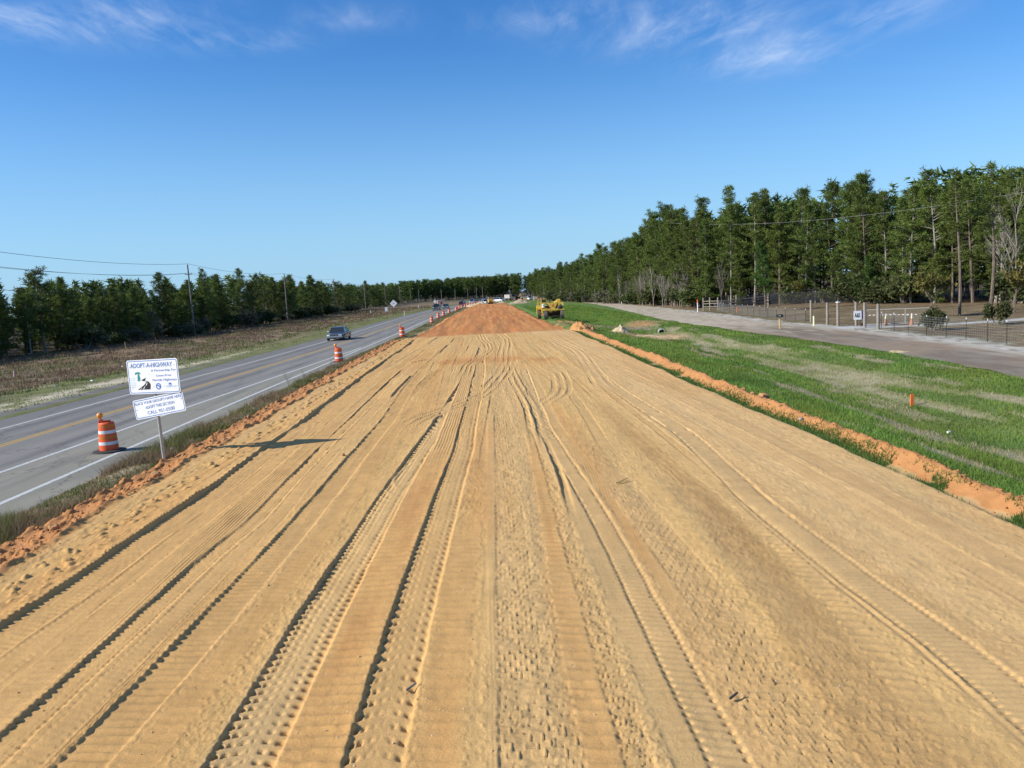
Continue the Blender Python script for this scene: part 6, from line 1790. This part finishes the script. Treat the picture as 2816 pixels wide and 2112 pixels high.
# small chain link corner far along the sandy track
t = thing('chain_link_panel', 'grey chain link panel at the wood edge far along the sandy track', 'fence', (0, 0, 0))
pa, pb = (31.3, 205), (34.6, 198)
m_ = MB()
for k in range(11):
    tt = k/10; m_.tube((pa[0]+(pb[0]-pa[0])*tt, pa[1]+(pb[1]-pa[1])*tt, 0), (pa[0]+(pb[0]-pa[0])*tt, pa[1]+(pb[1]-pa[1])*tt, 1.9), .012, .012, 3)
m_.build('wire_mesh', MT['fencewire'], t)
for k in (0, .5, 1): MB().tube((pa[0]+(pb[0]-pa[0])*k, pa[1]+(pb[1]-pa[1])*k, 0), (pa[0]+(pb[0]-pa[0])*k, pa[1]+(pb[1]-pa[1])*k, 2.0), .04, .04, 6).build('post', MT['galv'], t)
MB().tube((pa[0], pa[1], 1.95), (pb[0], pb[1], 1.95), .035, .035, 6).build('top_rail', MT['galv'], t)
# swing gate
t = thing('metal_gate', 'long galvanised pipe gate swung open into the yard', 'gate', (30.9, 67.0, gz(30.9, 67.0)+.05), atan2(-2.0, 4.5))
GL = 4.9
MB().tube((0, 0, 1.25), (GL, 0, 1.25), .035, .035, 8).tube((0, 0, .08), (GL, 0, .08), .035, .035, 8).tube((0, 0, .08), (0, 0, 1.25), .035, .035, 8).tube((GL, 0, .08), (GL, 0, 1.25), .035, .035, 8).build('frame', MT['galv'], t)
MB().tube((GL*.62, 0, .08), (GL*.62, 0, 1.25), .03, .03, 8).build('upright', MT['galv'], t)
m_ = MB()
for k in range(50): m_.tube((GL*k/50, 0, .1), (GL*k/50, 0, 1.23), .003, .003, 3, cap=False)
for k in range(8): m_.tube((0, 0, .1+k*.16), (GL, 0, .1+k*.16), .003, .003, 3, cap=False)
w_ = m_.build('wire_mesh', MT['fencewire'], t); w_['kind'] = 'stuff'
# rope with white flags
t = thing('flag_rope', 'rope with small white flags in front of the pipe gate', 'rope', (30.3, 65.2, gz(30.3, 65.2)), atan2(-2.6, 2.9))
MB().tube((0, 0, .98), (3.9, 0, 1.0), .006, .006, 4).build('rope', MT['lightwire'], t)
for k in range(12): MB().box((.2+k*.31, 0, .98), (.15, .01, .04)).build('flag', MT['white'], t)
# white sign on the fence
t = thing('yard_sign', 'white sign with black letters beside the gate post', 'sign', (30.25, 66.9, gz(30.2, 66.9)), radians(-6))
MB().box((.05, 0, .92), (.62, .02, .72)).build('sign_plate', MT['white'], t)
text_mesh('A&S', .46, .36, MT['black'], t, .03, .92, -.014, bold=.03)
MB().box((.50, .03, .95), (.28, .02, .66)).build('blue_panel', paint('violet_blue', (.08, .06, .30)), t)
for sx in (-.2, .3): MB().box((sx, .03, .5), (.03, .02, 1.1)).build('stake', MT['tpost'], t)
# cones
MT['fadedorange'] = mat_plain('faded_cone_orange', (.46, .19, .09), .7, var=.15)
def cone(x, y, h, label):
    t = thing('traffic_cone', label, 'traffic cone', (x, y, gz(x, y)+.01), 0, 'traffic cones in the yard')
    MB().box((0, 0, .02), (.36, .36, .04)).build('base', MT['fadedorange'], t)
    MB().lathe([(.13, .04), (.03, h)], n=14).build('body', MT['fadedorange'], t, smooth=True)
    MB().lathe([(.15*.46+.012, h*.58), (.15*.22+.014, h*.86)], n=14, cap=False).build('reflective_band', MT['postyellow'], t, smooth=True)
    MB().lathe([(.036, h*.9), (.032, h*1.02)], n=10).build('tip', MT['white'], t)
cone(32.2, 66.0, .92, 'left tall traffic cone in front of the pipe gate')
cone(33.6, 64.6, .92, 'right tall traffic cone in front of the pipe gate')
cone(31.0, 67.6, .45, 'low traffic cone behind the white sign')
print('objects', len(bpy.data.objects), 'tris', sum(sum(len(p.vertices)-2 for p in m.polygons) if len(m.polygons) < 200000 else len(m.polygons)*(m.polygons[0].loop_total-2) for m in bpy.data.meshes))
